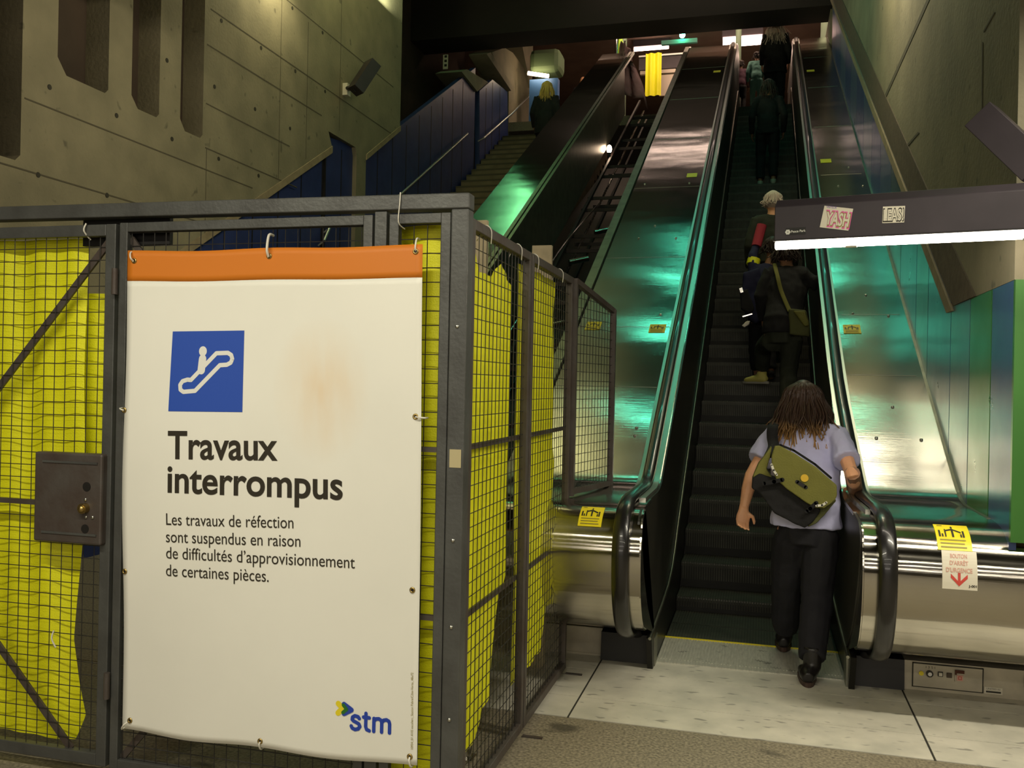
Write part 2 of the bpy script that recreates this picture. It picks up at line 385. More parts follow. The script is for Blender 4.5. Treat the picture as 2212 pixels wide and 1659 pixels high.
# form lines and tie holes
fm = MB()
for z, y0, y1 in ((3.13, 4, 8.15), (3.9, 8.1, 10.0), (3.68, 5.75, 9.0), (4.95, 8.1, 10.6), (5.33, 8.15, 12.9), (6.05, 8.15, 12.9), (4.35, 8.1, 9.8)):
    fm.box((WL - .01, y0, z), (WL + .003, y1, z + .012))
for y, z0, z1 in ((8.12, 2.95, 3.9), (9.55, 3.9, 9), (11.1, 4.9, 9), (10.2, 4.3, 6)):
    fm.box((WL - .01, y, z0), (WL + .002, y + .008, z1))
struct(fm, 'trim_3', M['concrete_line'])
th_ = MB()
for i in range(5):
    for j in range(7):
        y = 5.9 + j * .78 + .1 * (i % 2); z = 3.13 + i * .72
        if z < top_l(y) + .12 and y > 6.9: continue
        if any(a - .08 < y < b + .08 and z > c - .1 for a, b, c in (s0, s1, s2, s3)): continue
        th_.cyl((WL - .01, y, z), (WL + .004, y, z), .022, 10)
struct(th_, 'trim_4', M['groove'])
# dark blue panel wall beside the stairs
b = MB()
b.px_([(6.5, 0), (6.5, top_l(6.5) + .2), (10.95, top_l(10.95) + .1), (11.6, 4.85), (11.7, 4.85), (11.7, 0)], WL - .06, WL - .12)
b.px_([(11.9, 0), (11.9, 4.85), (13.2, 5.53), (17.0, 7.75), (17.0, 4.6)], WL - .02, WL - .12)
struct(b, 'wall_left', M['blue'])
g = MB()
for y in [6.9 + .55 * k for k in range(18)]:
    if 11.6 < y < 11.95: continue
    z1 = min(top_l(y) - .12, 4.7) if y < 11.8 else TAN * (y - 11.97) + 4.76
    g.box((WL - .1, y, max(0, TAN * y - 4.4)), (WL - (.056 if y < 11.8 else .016), y + .02, z1))
g.box((WL - .07, 10.78, 2), (WL - .03, 10.81, 4.7))
struct(g, 'trim_5', M['black'])
# upper blue bay, concrete fins and wall beyond
struct(MB().px_([(17.229, 7.367), (18.097, 7.872), (19.233, 7.98), (19.406, 6.682), (17.333, 5.812)], WL, WL - .1), 'wall_left', M['blue'])
gg = MB()
for q in [(17.657, 7.559), (18.101, 7.816), (18.651, 7.896)]: gg.box((WL - .05, q[0], 5.9), (WL + .004, q[0] + .03, q[1]))
struct(gg, 'trim_6', M['black'])
c = MB()
c.px_([(17.993, 8.402), (18.945, 8.842), (19.622, 8.973), (22.336, 8.934), (22.523, 8.521), (19.397, 6.802), (19.337, 8.115)], WL, WL - .5)
c.px_([(16.021, 7.338), (16.34, 7.489), (17.712, 7.69), (16.992, 7.274)], WL + .03, WL - .5)
c.px_([(17.393, 8.151), (17.672, 8.278), (19.373, 8.147), (19.269, 8.002)], WL + .08, WL - .3)
c.px_([(20.242, 9.343), (21.203, 9.892), (21.272, 9.047), (21.034, 8.636)], WL + .05, WL - .5)
struct(c, 'wall_left', M['concrete'])
# ceiling, header beam, landing
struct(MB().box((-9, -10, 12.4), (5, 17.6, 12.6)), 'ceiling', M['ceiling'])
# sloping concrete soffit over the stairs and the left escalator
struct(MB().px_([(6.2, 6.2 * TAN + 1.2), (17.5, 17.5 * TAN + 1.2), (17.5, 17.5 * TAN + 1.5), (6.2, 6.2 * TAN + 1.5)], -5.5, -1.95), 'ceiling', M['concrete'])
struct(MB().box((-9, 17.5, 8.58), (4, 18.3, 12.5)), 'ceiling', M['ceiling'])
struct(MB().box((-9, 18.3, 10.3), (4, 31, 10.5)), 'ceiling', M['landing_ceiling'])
struct(MB().box((-9, 30, 6), (4, 30.2, 10)), 'wall_back', M['concrete_dark'])
struct(MB().box((-9, 19.4, 7.15), (4, 31, 7.35)), 'floor', M['granite'])
struct(MB().box((-9, -10.2, -.2), (5, -10, 12.4)), 'wall_front', M['concrete_dark'])
struct(MB().box((-9.2, -10, -.2), (-9, 2.0, 12.4)).box((-9.2, 1.9, -.2), (WL - .4, 2.0, 12.4)), 'wall_side', M['concrete'])

# ------------------------------------------------------------------ right wall
XR = 1.09
wall_right = MB()
def L1(y): return 2.09 + TAN * (y - 5.98)
wall_right.px_([(4.55, 2.08), (5.3, 2.08), (17.6, 2.08 + TAN * 12.3), (17.6, 12.4), (4.55, 12.4)], XR, XR + .5)
wall_right.px_([(17.6, 7.0), (17.6, 8.55), (20, 8.55), (20, 7.0)], XR, XR + .5)
wall_right.box((XR + .03, 5.7, .2), (XR + .5, 17.6, 2.08)).box((XR + .03, 4.56, .93), (XR + .5, 5.7, 2.08))
wall_right.px_([(4.6, 2.0), (4.6, 2.3), (17.6, 9.5), (17.6, 2.0)], XR + .03, XR + .5)
wall_right.box((XR + .5, 4.55, 2.08), (3.2, 4.75, 12.4)).box((4.4, -10, 0), (4.6, 4.75, 12.4)).box((3.2, 4.55, 0), (4.6, 4.75, 12.4))
wr = struct(wall_right, 'wall_right', M['concrete'])
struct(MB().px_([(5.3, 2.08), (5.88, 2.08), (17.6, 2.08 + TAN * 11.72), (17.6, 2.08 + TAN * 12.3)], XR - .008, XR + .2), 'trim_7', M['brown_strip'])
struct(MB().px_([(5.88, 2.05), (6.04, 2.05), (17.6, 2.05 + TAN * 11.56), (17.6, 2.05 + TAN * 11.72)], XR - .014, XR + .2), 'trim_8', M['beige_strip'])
struct(MB().px_([(7.05, 4.369), (6.933, 4.321), (9.36, 4.352), (9.507, 4.406)], XR - .004, XR + .01).px_([(7.304, 3.498), (7.26, 3.476), (7.94, 3.529), (7.992, 3.554)], XR - .004, XR + .01).px_([(5.279, 3.42), (5.257, 3.407), (5.236, 3.041), (5.258, 3.047)], XR - .003, XR + .01)
       .px_([(5.026, 3.475), (5.006, 3.465), (5.241, 3.454), (5.263, 3.467)], XR - .003, XR + .01), 'trim_9', M['concrete_line'])
def deck_z(y): return .952 if y < 5.5 else TAN * y - 2.25
ys = [4.55, 4.958, 5.441, 5.965, 6.759, 7.27, 8.1, 8.8, 9.6, 10.4, 11.3, 12.2, 13.1, 14.0, 15, 16, 17]
cols = ['blue_deep', 'green', 'slate', 'blue_mid', 'slate', 'blue_mid', 'slate', 'blue_mid'] + ['blue_deep', 'blue_mid'] * 5
for i in range(len(ys) - 1):
    a, b_ = ys[i] + .008, ys[i + 1] - .008
    t0 = 2.078 if a < 5.3 else min(2.3, 9) if a < 5.9 else L1(a) + .03
    t1 = 2.078 if b_ < 5.5 else 2.078 if b_ < 6 else L1(b_) + .03
    if a < 5.9: t0 = 2.078
    o = MB().px_([(a, deck_z(a) - .25), (b_, deck_z(b_) - .25), (b_, t1), (a, t0)], XR, XR + .03).build('cladding_panel', M[cols[i]], wr)
    o['label'] = {'green': 'green vertical cladding panel', 'blue_deep': 'deep blue vertical cladding panel', 'slate': 'slate blue vertical cladding panel', 'blue_mid': 'mid blue vertical cladding panel'}[cols[i]]
for i, (a, b_, cc) in enumerate(((XR, 1.50, 'green'), (1.515, 2.0, 'blue_deep'), (2.015, 2.5, 'green'))):
    o = MB().box((a, 4.53, .9), (b_, 4.56, 2.078)).build('cladding_panel', M[cc], wr)

# ------------------------------------------------------------------ escalator profiles (y, z)
NEWEL = [(5.22, .155), (5.1, .225), (4.98, .305), (4.86, .395), (4.75, .505), (4.65, .625), (4.585, .74), (4.555, .84), (4.57, .905), (4.63, .935), (4.72, .948), (4.9, .955), (5.1, .955), (5.3, .955), (5.45, .958), (5.58, .985), (5.72, 1.055)]
NOSE = [tuple(p) for p in smooth_path([V(p) for p in [(5.02, .262), (4.88, .272), (4.77, .295), (4.665, .35), (4.585, .435), (4.53, .54), (4.51, .65), (4.512, .755), (4.54, .835), (4.59, .893), (4.66, .93), (4.75, .948), (4.9, .955), (5.1, .955), (5.3, .955)]], 4)]
PROF = [tuple(p) for p in smooth_path([V(p) for p in NEWEL], 4)] + [(5.9, 5.9 * TAN - 2.25), (7, 7 * TAN - 2.25), (9, 9 * TAN - 2.25), (12, 12 * TAN - 2.25), (15, 15 * TAN - 2.25), (18.2, 18.2 * TAN - 2.25), (18.45, 8.35), (18.8, 8.43), (22, 8.44)]
def offs(path, d):
    out = []
    for i, p in enumerate(path):
        a = V(path[max(0, i - 1)]); b = V(path[min(len(path) - 1, i + 1)]); t = (b - a).normalized()
        out.append((p[0] - t.y * d, p[1] + t.x * d))
    return out
def dense(path, step=.5):
    out = []
    for a, b in zip(path, path[1:]):
        n = max(1, int((V(b) - V(a)).length / step)); out += [(a[0] + (b[0] - a[0]) * k / n, a[1] + (b[1] - a[1]) * k / n) for k in range(n)]
    return out + [path[-1]]
def sheet(mb, path, x0, x1, th=.02, lift=0.):
    fx0 = x0 if callable(x0) else (lambda y: x0); fx1 = x1 if callable(x1) else (lambda y: x1)
    A = offs(path, lift); B = offs(path, lift - th); n = len(path); vs = []
    for i in range(n):
        y = path[i][0]
        vs += [(fx0(y), *A[i]), (fx1(y), *A[i]), (fx1(y), *B[i]), (fx0(y), *B[i])]
    fs = [(0, 1, 2, 3), tuple((n - 1) * 4 + k for k in (3, 2, 1, 0))]
    for i in range(n - 1):
        for k in range(4): fs.append((i * 4 + k, (i + 1) * 4 + k, (i + 1) * 4 + (k + 1) % 4, i * 4 + (k + 1) % 4))
    return mb.add(vs, fs)
SK = -3.27
SKIRT_TOP = [(5.0, .19), (5.3, .215), (5.65, .24), (6.0, .275), (6.25, .34), (6.45, .44), (6.62, .555), (6.8, 6.8 * TAN + SK), (18.6, 18.6 * TAN + SK), (19.2, 7.62), (22, 7.64)]
UP = [p for p in PROF if p[0] > 5.35]
ci = next(i for i, p in enumerate(PROF) if p[0] >= 4.72 and p[1] > .9)

esc = thing('escalator', 'working steel escalator on the right with people riding up between dark side panels', 'escalator', (-.04, 5.75, 0))
# right outer deck, running in a rounded nose along the wall
def shift(y): return max(0., min(1., (6.6 - y) / 1.7))
dR = dense(PROF, .6)
def xin(y): return .455 + .02 * shift(y)
nose = NOSE[:-6]
RAILP = [(5.2, .18), (5.1, .235)] + NOSE[2:-1] + [p for p in PROF if p[0] > 5.32]
sheet(MB(), nose, .475, 2.6, .02).build('newel_cover', M['steel_front'], esc, 40)['label'] = 'rounded polished steel nose on the right'
sheet(MB(), [p for p in dR if p[0] >= 4.9 and p[1] > .9], lambda y: .46, XR, .02).build('deck', M['steel'], esc, 40)['label'] = 'sloping steel deck between handrail and striped wall'
sheet(MB(), [p for p in dR if p[0] >= 4.9 and p[1] > .9], lambda y: XR - .018, XR, .022, .003).build('deck_edge', M['trim'], esc, 40)
sheet(MB(), nose, -2.6, -.565, .02).build('newel_cover', M['steel_front'], esc, 40)['label'] = 'rounded polished steel nose on the left'
sheet(MB(), [p for p in dR if p[0] >= 4.9 and p[1] > .9], -1.475, -.58, .02).build('deck', M['steel'], esc, 40)['label'] = 'wide sloping steel deck between the two escalators'
sheet(MB(), [p for p in dR if p[0] >= 5.2 and p[1] > .9], -1.57, -1.49, .12, .02).build('deck_edge', M['trim'], esc, 40)
# bright guide strips and rubber handrails
LR = lambda y: -.657
RR = lambda y: .515 + .063 * shift(y)
for side, cx in (('left', LR), ('right', RR)):
    p2 = [p for p in dense(PROF, .5) if p[0] > 4.9 and p[1] > .9]
    o = MB(); sheet(o, p2, lambda y: cx(y) - .060, lambda y: cx(y) - .036, .02, .014); sheet(o, p2, lambda y: cx(y) + .036, lambda y: cx(y) + .072, .02, .014) if side == 'left' else sheet(o, p2, lambda y: cx(y) + .036, lambda y: cx(y) + .055, .02, .014)
    o.build('handrail_guide', M['trim_bright'], esc, 40)
    pth = offs(dense(RAILP, .3), .024)
    hr = MB().loft([(cx(y), y, z) for y, z in pth], [(.037 + .005 * (1 if y < 4.9 else 0), .022) for y, z in pth], (1, 0, 0), 14)
    h = hr.build('handrail', M['rubber'], esc, 60)
    h['label'] = 'black rubber %s handrail' % side
# dark inner panels and skirts
ip = [p for p in PROF if p[1] >= .155]
for side, x in (('left', -.572), ('right', .462)):
    s = 1 if side == 'right' else -1
    poly_ = [(p[0] + .012, p[1] - .004) if p[0] < 5.3 else (p[0], p[1] - .006) for p in ip] + list(reversed([(y, z) for y, z in SKIRT_TOP if y > 5.25]))
    MB().px_(poly_, x, x + .012 * s).build('inner_panel', M['inner'], esc)['label'] = 'dark %s inner panel' % side
    xs = x + (.022 if side == 'left' else .010)
    sk = SKIRT_TOP + [(22, 7.2), (19.0, 7.2), (18.6, 18.6 * TAN - 3.75), (6.6, 6.6 * TAN - 3.85), (6.3, -.03), (5.1, -.03)]
    MB().px_(sk, xs, xs + .03 * s).build('skirt_board', M['skirt'], esc)
    tr = MB().loft([(x + (.012 if side == 'left' else -.004), y, z) for y, z in dense(SKIRT_TOP, .6)], .009, (1, 0, 0), 8)
    tr.build('skirt_trim', M['trim'], esc, 60)
for x in (-.565, .470):
    up_ = [p for p in NOSE if p[1] < .94 and p[0] < 4.7]; dn = [p for p in PROF if p[1] < .93 and p[0] < 5.23]
    ck = MB(); ck.px_([(5.2, .17)] + up_ + list(reversed(dn)), x, x + .008); ck.build('newel_cheek', M['steel_front'], esc)
# landing comb
cb = MB().box((-.548, 5.22, -.01), (.47, 5.735, .006))
for k in range(60):
    xx = -.545 + k * .0169
    cb.box((xx, 5.28, .006), (xx + .006, 5.735, .009))
cb.build('comb_plate', M['comb'], esc)
MB().box((-.548, 5.735, -.01), (.47, 5.752, .012)).build('comb_edge', M['yellow_line'], esc)['label'] = 'thin yellow comb line'
# steps
def step_mb(y, z0, z1, run, ribs=True):
    m = MB(); m.cur = 0
    m.box((-.545, y + .006, z1 - .03), (.470, y + run + .02, z1))
    m.cur = 1; m.box((-.545, y + .008, z0 - .06), (.470, y + .04, z1 - .001))
    m.cur = 2
    if ribs:
        for k in range(58):
            xx = -.535 + k * .0173
            m.prism([(xx, y + .002, z1), (xx, y + .0, z1 - .01), (xx, y + .012, z0 + .0), (xx, y + .03, z0 + .0), (xx, y + .03, z1)], (.009, 0, 0))
            m.prism([(xx, y + .008, z1), (xx, y + run - .01, z1), (xx, y + run - .01, z1 + .004), (xx, y + .008, z1 + .004)], (.009, 0, 0))
    return m
zs = [0, .096, .278, .472]; yk = [6.49, 6.83, 7.165]
MATS = [M['tread'], M['riser'], M['cleat']]
fm_ = MB(); fm_.cur = 0; fm_.box((-.545, 5.752, -.04), (.470, 6.12, 0)); fm_.cur = 2
for k in range(58): fm_.box((-.535 + k * .0173, 5.752, 0), (-.526 + k * .0173, 6.11, .004))
fm_.build('step', MATS, esc, origin=(0, 5.75, 0))
fm_ = MB(); fm_.cur = 0; fm_.box((-.545, 6.125, -.04), (.470, 6.52, 0)); fm_.cur = 2
for k in range(58): fm_.box((-.535 + k * .0173, 6.13, 0), (-.526 + k * .0173, 6.48, .004))
fm_.build('step', MATS, esc, origin=(0, 6.125, 0))
for k in range(2): step_mb(yk[k], zs[k], zs[k + 1], .335).build('step', MATS, esc, origin=(0, yk[k], zs[k]))
proto = step_mb(7.165, .278, .472, .335).build('step', MATS, esc, origin=(0, 7.165, .278))
for k in range(1, 36):
    c_ = proto.copy(); COL.objects.link(c_); c_.parent = esc
    c_.location = V(proto.location) + V((0, .335 * k, .1934 * k))
# rust-and-brush details: black boxes under the newels, kick plates
MB().px_([(5.165, 0), (5.185, .155), (5.7, .165), (5.7, 0)], -.857, -.552).build('newel_base', M['black'], esc)
MB().px_([(5.16, 0), (5.175, .155), (5.7, .165), (5.7, 0)], .478, .755).build('newel_base', M['black'], esc)
MB().box((-2.6, 5.24, 0), (-.86, 5.3, .16)).box((-2.6, 5.232, 0), (-.86, 5.24, .012)).build('kick_plate', M['kick'], esc)
kp = MB().box((.757, 5.19, 0), (2.6, 5.3, .152)); kp.build('kick_plate', M['kick'], esc)
MB().box((-.56, 5.14, 0), (-.545, 5.26, .16)).build('guard_edge', M['trim'], esc)
MB().box((.462, 5.12, 0), (.476, 5.26, .16)).build('guard_edge', M['trim'], esc)
# screws in the decks
sc0 = None
def screw(x, y):
    global sc0
    z = deck_z(y)
    if sc0 is None: sc0 = MB().ell((0, 0, 0), (.011, .011, .008), 10, 6).build('screw', M['screw'], esc, 180); o = sc0
    else: o = sc0.copy(); COL.objects.link(o)
    o.parent = esc; o.location = V((x, y, z + .004)) - world_loc(esc)
for p in [(-0.821, 7.65, 2.167), (-0.802, 6.038, 1.236), (-0.802, 6.123, 1.285), (0.946, 7.625, 2.153), (0.812, 7.967, 2.35), (0.7, 6.098, 1.27), (0.959, 6.094, 1.268), (0.834, 6.429, 1.462), (-0.848, 9.175, 3.047), (-1.22, 9.196, 3.059), (-1.095, 9.499, 3.234), (-0.848, 10.702, 3.929), (-1.365, 10.727, 3.943), (0.911, 11.011, 4.107), (1.011, 10.418, 3.765), (0.764, 10.444, 3.78), (0.687, 7.662, 2.174)]: screw(p[0], p[1])
# joints across the decks
jd = MB()
for y in (6.6, 7.45, 8.75, 10.6, 12.4, 14.4, 16.4):
    z = deck_z(y)
    jd.box((-1.47, y, z - .004), (-.725, y + .005, z + .003)); jd.box((.60, y + .2, z + .2 * TAN - .004), (XR - .06, y + .205, z + .2 * TAN + .003))
jd.build('deck_joint', M['trim'], esc)
# control panel set in the right kick plate
cpn = MB().box((.80, 5.184, .022), (1.13, 5.192, .140)).build('control_panel', M['kick'], esc)
cl = MB()
for a, b_ in (((.795, 5.183, .018), (.80, 5.19, .145)), ((1.13, 5.183, .018), (1.135, 5.19, .145)), ((.795, 5.183, .14), (1.135, 5.19, .145)), ((.795, 5.183, .018), (1.135, 5.19, .022))): cl.box(a, b_)
cl.build('panel_seam', M['groove'], cpn)
MB().cyl((.838, 5.184, .092), (.838, 5.178, .092), .012).build('yellow_dot', M['sticker_yellow'], cpn)
ks = MB().cyl((.878, 5.184, .094), (.878, 5.172, .094), .0175).build('key_switch', M['sticker_black'], cpn); MB().cyl((.878, 5.173, .094), (.878, 5.168, .094), .010).build('switch_core', M['chrome'], cpn)
bw = MB().box((.918, 5.176, .085), (.942, 5.184, .109)).build('push_button', M['sticker_black'], cpn); MB().box((.922, 5.173, .089), (.938, 5.177, .105)).build('button_face', M['sticker_white'], cpn)
MB().box((.960, 5.176, .083), (.985, 5.184, .107)).build('push_button', M['brown_strip'], cpn)
eb = MB().box((.998, 5.172, .068), (1.042, 5.184, .124)); eb.build('stop_button_frame', M['kick'], cpn)
MB().box((.998, 5.168, .112), (1.042, 5.173, .128)).box((.998, 5.168, .104), (1.006, 5.173, .112)).build('stop_button_cover', M['rust'], cpn)
MB().box((1.006, 5.168, .074), (1.036, 5.173, .104)).build('stop_button', M['faded_red'], cpn)
m2 = lambda y: (lambda u, v: (u, y, v))
stroke(MB(), [(1.014, .082), (1.028, .082), (1.028, .096), (1.014, .096)], .003, m2(5.1675), True).build('stop_mark', M['sticker_red'], cpn)
o = MB(); text(o, 'I 3 5 I', (.86, .120), (.905, .120), .012, m2(5.1835)); o.build('panel_lettering', M['sticker_black'], cpn)
MB().box((1.14, 5.186, .018), (1.225, 5.19, .052)).build('asset_tag', M['sticker_white'], esc)
o = MB(); text(o, 'UNITED 02', (1.15, .04), (1.215, .04), .008, m2(5.1855)); o.box((1.148, 5.1855, .024), (1.218, 5.1858, .033)); o.build('tag_lettering', M['sticker_black'], esc)
MB().box((1.322, 5.18, .07), (1.33, 5.19, .13)).build('panel_latch', M['chrome'], esc)

# warning stickers that follow the surface they are stuck on
def on_prof(xa, xb, path, lift=.003):
    # map (u in 0..1 across, v arc length from path start) -> 3-D
    P = offs(path, lift); acc = [0]
    for a, b in zip(P, P[1:]): acc.append(acc[-1] + (V(b) - V(a)).length)
    def mp(u, v):
        v = max(0, min(acc[-1] - 1e-6, v)); i = max(k for k in range(len(acc) - 1) if acc[k] <= v); t = (v - acc[i]) / (acc[i + 1] - acc[i])
        return (xa + (xb - xa) * u, P[i][0] + (P[i + 1][0] - P[i][0]) * t, P[i][1] + (P[i + 1][1] - P[i][1]) * t)
    return mp, acc[-1]
def patch(mb, mp, u0, u1, v0, v1, n=10):
    for k in range(n):
        a = v0 + (v1 - v0) * k / n; b = v0 + (v1 - v0) * (k + 1) / n
        mb.add([mp(u0, a), mp(u1, a), mp(u1, b), mp(u0, b)], [(0, 1, 2, 3)])
    return mb
def pictogram(par, mp, lift_mp, v0, v1, small=False):
    """figures holding hands over the handrail; v grows upwards"""
    H = v1 - v0; m = MB(); q = lift_mp
    base = v0 + H * .42
    def fig(u, s, lean=0):
        patch(m, q, u - .028 * s, u + .028 * s, base, base + H * .30 * s, 3); disc(m, (u + lean, base + H * .36 * s), .028 * s, q, 10, H * .05 * s)
    fig(.52, 1.15); fig(.30, .8)
    stroke_uv(m, [(.52, base + H * .30), (.30, base + H * .22)], .02, q); stroke_uv(m, [(.52, base + H * .30), (.78, base + H * .16)], .02, q)
    for u in (.12, .84): patch(m, q, u - .03, u + .03, base, base + H * .26, 3)
    for u in (.20, .76): patch(m, q, u - .02, u + .03, base, base + H * .12, 2)
    m.build('pictogram', M['sticker_black'], par)
    t = MB()
    for k in range(3): patch(t, q, .10, .88 - .05 * (k % 2), v0 + H * (.08 + .11 * k), v0 + H * (.12 + .11 * k), 1)
    patch(t, q, .10, .26, v0 + H * .90, v0 + H * .95, 1)
    t.build('small_print', M['sticker_grey'], par)
def stroke_uv(mb, pts, w, mp):
    for a, b in zip(pts, pts[1:]):
        mb.add([mp(a[0], a[1] - w * .1), mp(b[0], b[1] - w * .1), mp(b[0], b[1] + w * .5), mp(a[0], a[1] + w * .5)], [(0, 1, 2, 3)])
nosei = NOSE
k0 = min(range(len(nosei)), key=lambda i: abs(nosei[i][1] - .68) + (0 if nosei[i][0] < 4.7 else 9))
pathR = nosei[k0:k0 + 30]
mpR, lenR = on_prof(.795, .935, pathR); mpR2, _ = on_prof(.795, .935, pathR, .0045)
# lower white part then yellow part, measured up the curved nose
wl = .175; yl = .18
st = patch(MB(), mpR, .10, 1.14, 0.0, wl, 12).build('stop_sticker', M['sticker_white'], esc); st['label'] = 'white emergency stop sticker with red arrow'
def shR(u, v): return mpR2(u + .10 - .10 * 0, v)
o = MB()
for k, t_ in enumerate(('BOUTON', "D'ARRÊT", "D'URGENCE")):
    ww = (.5, .55, .78)[k]; text(o, t_, (.5 - ww / 2, wl - .034 - .032 * k), (.5 + ww / 2, wl - .034 - .032 * k), .019, lambda u, v: shR(u, v), .02)
o.build('sticker_lettering', M['faded_red'], st)
o = MB(); q = shR
o.add([q(.46, .075), q(.54, .075), q(.54, .03), q(.46, .03)], [(3, 2, 1, 0)]); stroke_uv(o, [(.25, .055), (.5, .018)], .03, q); stroke_uv(o, [(.75, .055), (.5, .018)], .03, q)
o.build('red_arrow', M['sticker_red'], st)
o = MB(); text(o, 'J-001', (.78, .014), (1.02, .014), .010, q, .03); o.build('sticker_code', M['sticker_black'], st)
sy = patch(MB(), mpR, 0.0, 1.04, wl + .001, wl + yl, 12).build('warning_sticker', M['sticker_yellow'], esc); sy['label'] = 'yellow warning sticker on the right nose'
pictogram(sy, mpR, mpR2, wl, wl + yl)
k0 = min(range(len(nosei)), key=lambda i: abs(nosei[i][1] - .845) + (0 if nosei[i][0] < 4.6 else 9))
mpL, _ = on_prof(-.885, -.765, nosei[k0:k0 + 18]); mpL2, _ = on_prof(-.885, -.765, nosei[k0:k0 + 18], .0045)
sl = patch(MB(), mpL, 0, 1, 0, .15, 12).build('warning_sticker', M['sticker_yellow'], esc); sl['label'] = 'yellow warning sticker on the left nose'
pictogram(sl, mpL, mpL2, 0, .15)
for (xa, xb, y0, lab) in ((-1.415, -1.29, 7.40, 'yellow warning sticker on the wide deck near the fence'), (-.885, -.755, 7.36, 'yellow warning sticker on the wide deck by the handrail'), (.60, .725, 7.36, 'yellow warning sticker on the right deck'),
                          (-.90, -.78, 10.9, 'small yellow sticker higher on the wide deck'), (-.9, -.78, 16.0, 'yellow sticker near the top of the wide deck'), (.62, .74, 15.6, 'yellow sticker near the top of the right deck'), (.62, .74, 11.2, 'dim yellow sticker halfway up the right deck')):
    pp = [(y0 + .02 * k, deck_z(y0 + .02 * k)) for k in range(12)]
    a, _ = on_prof(xa, xb, pp); b2, _ = on_prof(xa, xb, pp, .0045)
    so = patch(MB(), a, 0, 1, 0, .15, 4).build('warning_sticker', M['sticker_yellow'], esc); so['label'] = lab
    if y0 < 9: pictogram(so, a, b2, 0, .15)

# ------------------------------------------------------------------ dismantled escalator
br = thing('dismantled_escalator', 'dismantled escalator with open dark truss and missing steps behind the fence', 'escalator', (-2.07, 5.75, 0))
dL = [p for p in dR if p[1] > .9 and 4.9 <= p[0] <= 18.3]
sheet(MB(), dL, -3.22, -2.675, .02).build('deck', M['steel'], br, 40)
sheet(MB(), dL, -2.675, -2.63, .05, .012).build('deck_edge', M['trim'], br, 40); sheet(MB(), dL, -2.61, -2.575, .05, .012).build('deck_edge', M['trim'], br, 40)
MB().px_([(5.6, 5.6 * TAN - 2.27), (17.0, 17.0 * TAN - 2.27), (17.15, 17.15 * TAN - 3.2), (5.6, 5.6 * TAN - 3.2)], -2.585, -2.60).build('inner_panel', M['trim'], br)['label'] = 'brushed steel inner panel on the left'
MB().px_([(5.6, 5.6 * TAN - 2.3), (18.2, 18.2 * TAN - 2.3), (18.2, 18.2 * TAN - 4.4), (5.6, 5.6 * TAN - 4.4)], -1.50, -1.48).build('inner_panel', M['truss'], br)
MB().px_([(5.0, 0), (5.0, .93), (5.5, .93), (18.2, 18.2 * TAN - 2.28), (18.2, 18.2 * TAN - 4.3), (7.2, 0)], -3.22, -3.20).build('outer_panel', M['trim'], br)
MB().px_([(5.4, -.1), (18.8, 18.8 * TAN - 4.75), (18.8, 18.8 * TAN - 4.9), (5.4, -.3)], -3.2, -1.5).build('truss_floor', M['black'], br)
for k, (x, dz) in enumerate(((-2.50, -3.35), (-2.36, -3.75), (-1.72, -3.6), (-1.60, -3.35), (-2.05, -4.2))):
    MB().beam((x, 6, 6 * TAN + dz), (x, 18.6, 18.6 * TAN + dz), .035, .05).build('truss_rail', M['truss'], br)
for k in range(26):
    y = 6.6 + k * .46
    MB().beam((-2.57, y, y * TAN - 3.42 - .3 * (k % 3 == 1)), (-1.53, y, y * TAN - 3.42 - .3 * (k % 3 == 1)), .03, .045).build('cross_member', M['truss'], br)
ch = MB().loft([(-2.41, 6.6 + k * .05, (6.6 + k * .05) * TAN - 3.55) for k in range(240)], [(.022, .020) if k % 2 else (.010, .008) for k in range(240)], (1, 0, 0), 6)
ch.build('step_chain', M['chrome'], br, 40)
for k, (x, y) in enumerate(((-2.3, 9.6), (-2.0, 10.6), (-2.2, 12.1), (-1.9, 13.4), (-2.35, 11.2), (-1.8, 9.0))):
    MB().cyl((x, y, y * TAN - 3.36), (x + .22, y + .1, (y + .1) * TAN - 3.36), .035, 12).build('roller', M['chrome'], br, 40)
cbm = MB()
cbm.loft([V(p) for p in smooth_path([V((-2.55, 7, 7 * TAN - 3.0)), V((-2.5, 9, 9 * TAN - 3.1)), V((-2.45, 11, 11 * TAN - 3.15)), V((-2.3, 13, 13 * TAN - 3.3))], 8)], .012, (1, 0, 0), 6)
cbm.build('cable', M['chrome'], br, 60)
lampp = (-2.531, 15.121, 5.53)
wl_ = thing('work_light', 'small bright bulb glowing inside the dismantled escalator truss', 'lamp', lampp)
MB().ell(lampp, (.045, .045, .07)).build('bulb', emat('warm_bulb', (1, .72, .5), 30), wl_, 180)
MB().cyl((lampp[0], lampp[1], lampp[2] - .14), (lampp[0], lampp[1], lampp[2] - .06), .03).build('socket', M['black'], wl_)
tp = thing('tarpaulin', 'crumpled pinkish brown sheet draped over the top end of the dismantled escalator', 'tarpaulin', (-2.45, 18.3, 7.5))
pts = MB()
rows = []
for i in range(15):
    t = i / 14; c0 = V((-2.86 + .16 * t ** 1.6, 18.25 - .8 * t, 8.52 - 1.35 * t))
    rows.append([(c0.x + (j / 8) * (.20 + .32 * t) - .04 * math.sin(j * 1.7 + i * .5), c0.y + .12 * math.sin(j * 1.3 + t * 4), c0.z - .25 * (j / 8) ** 2 + .03 * math.sin(j * 2.1 + i)) for j in range(9)])
vs = [p for r in rows for p in r]
pts.add(vs, [(i * 9 + j, i * 9 + j + 1, (i + 1) * 9 + j + 1, (i + 1) * 9 + j) for i in range(14) for j in range(8)])
o = pts.build('sheet', M['pink_cloth'], tp, 180); so = o.modifiers.new('s', 'SOLIDIFY'); so.thickness = .02

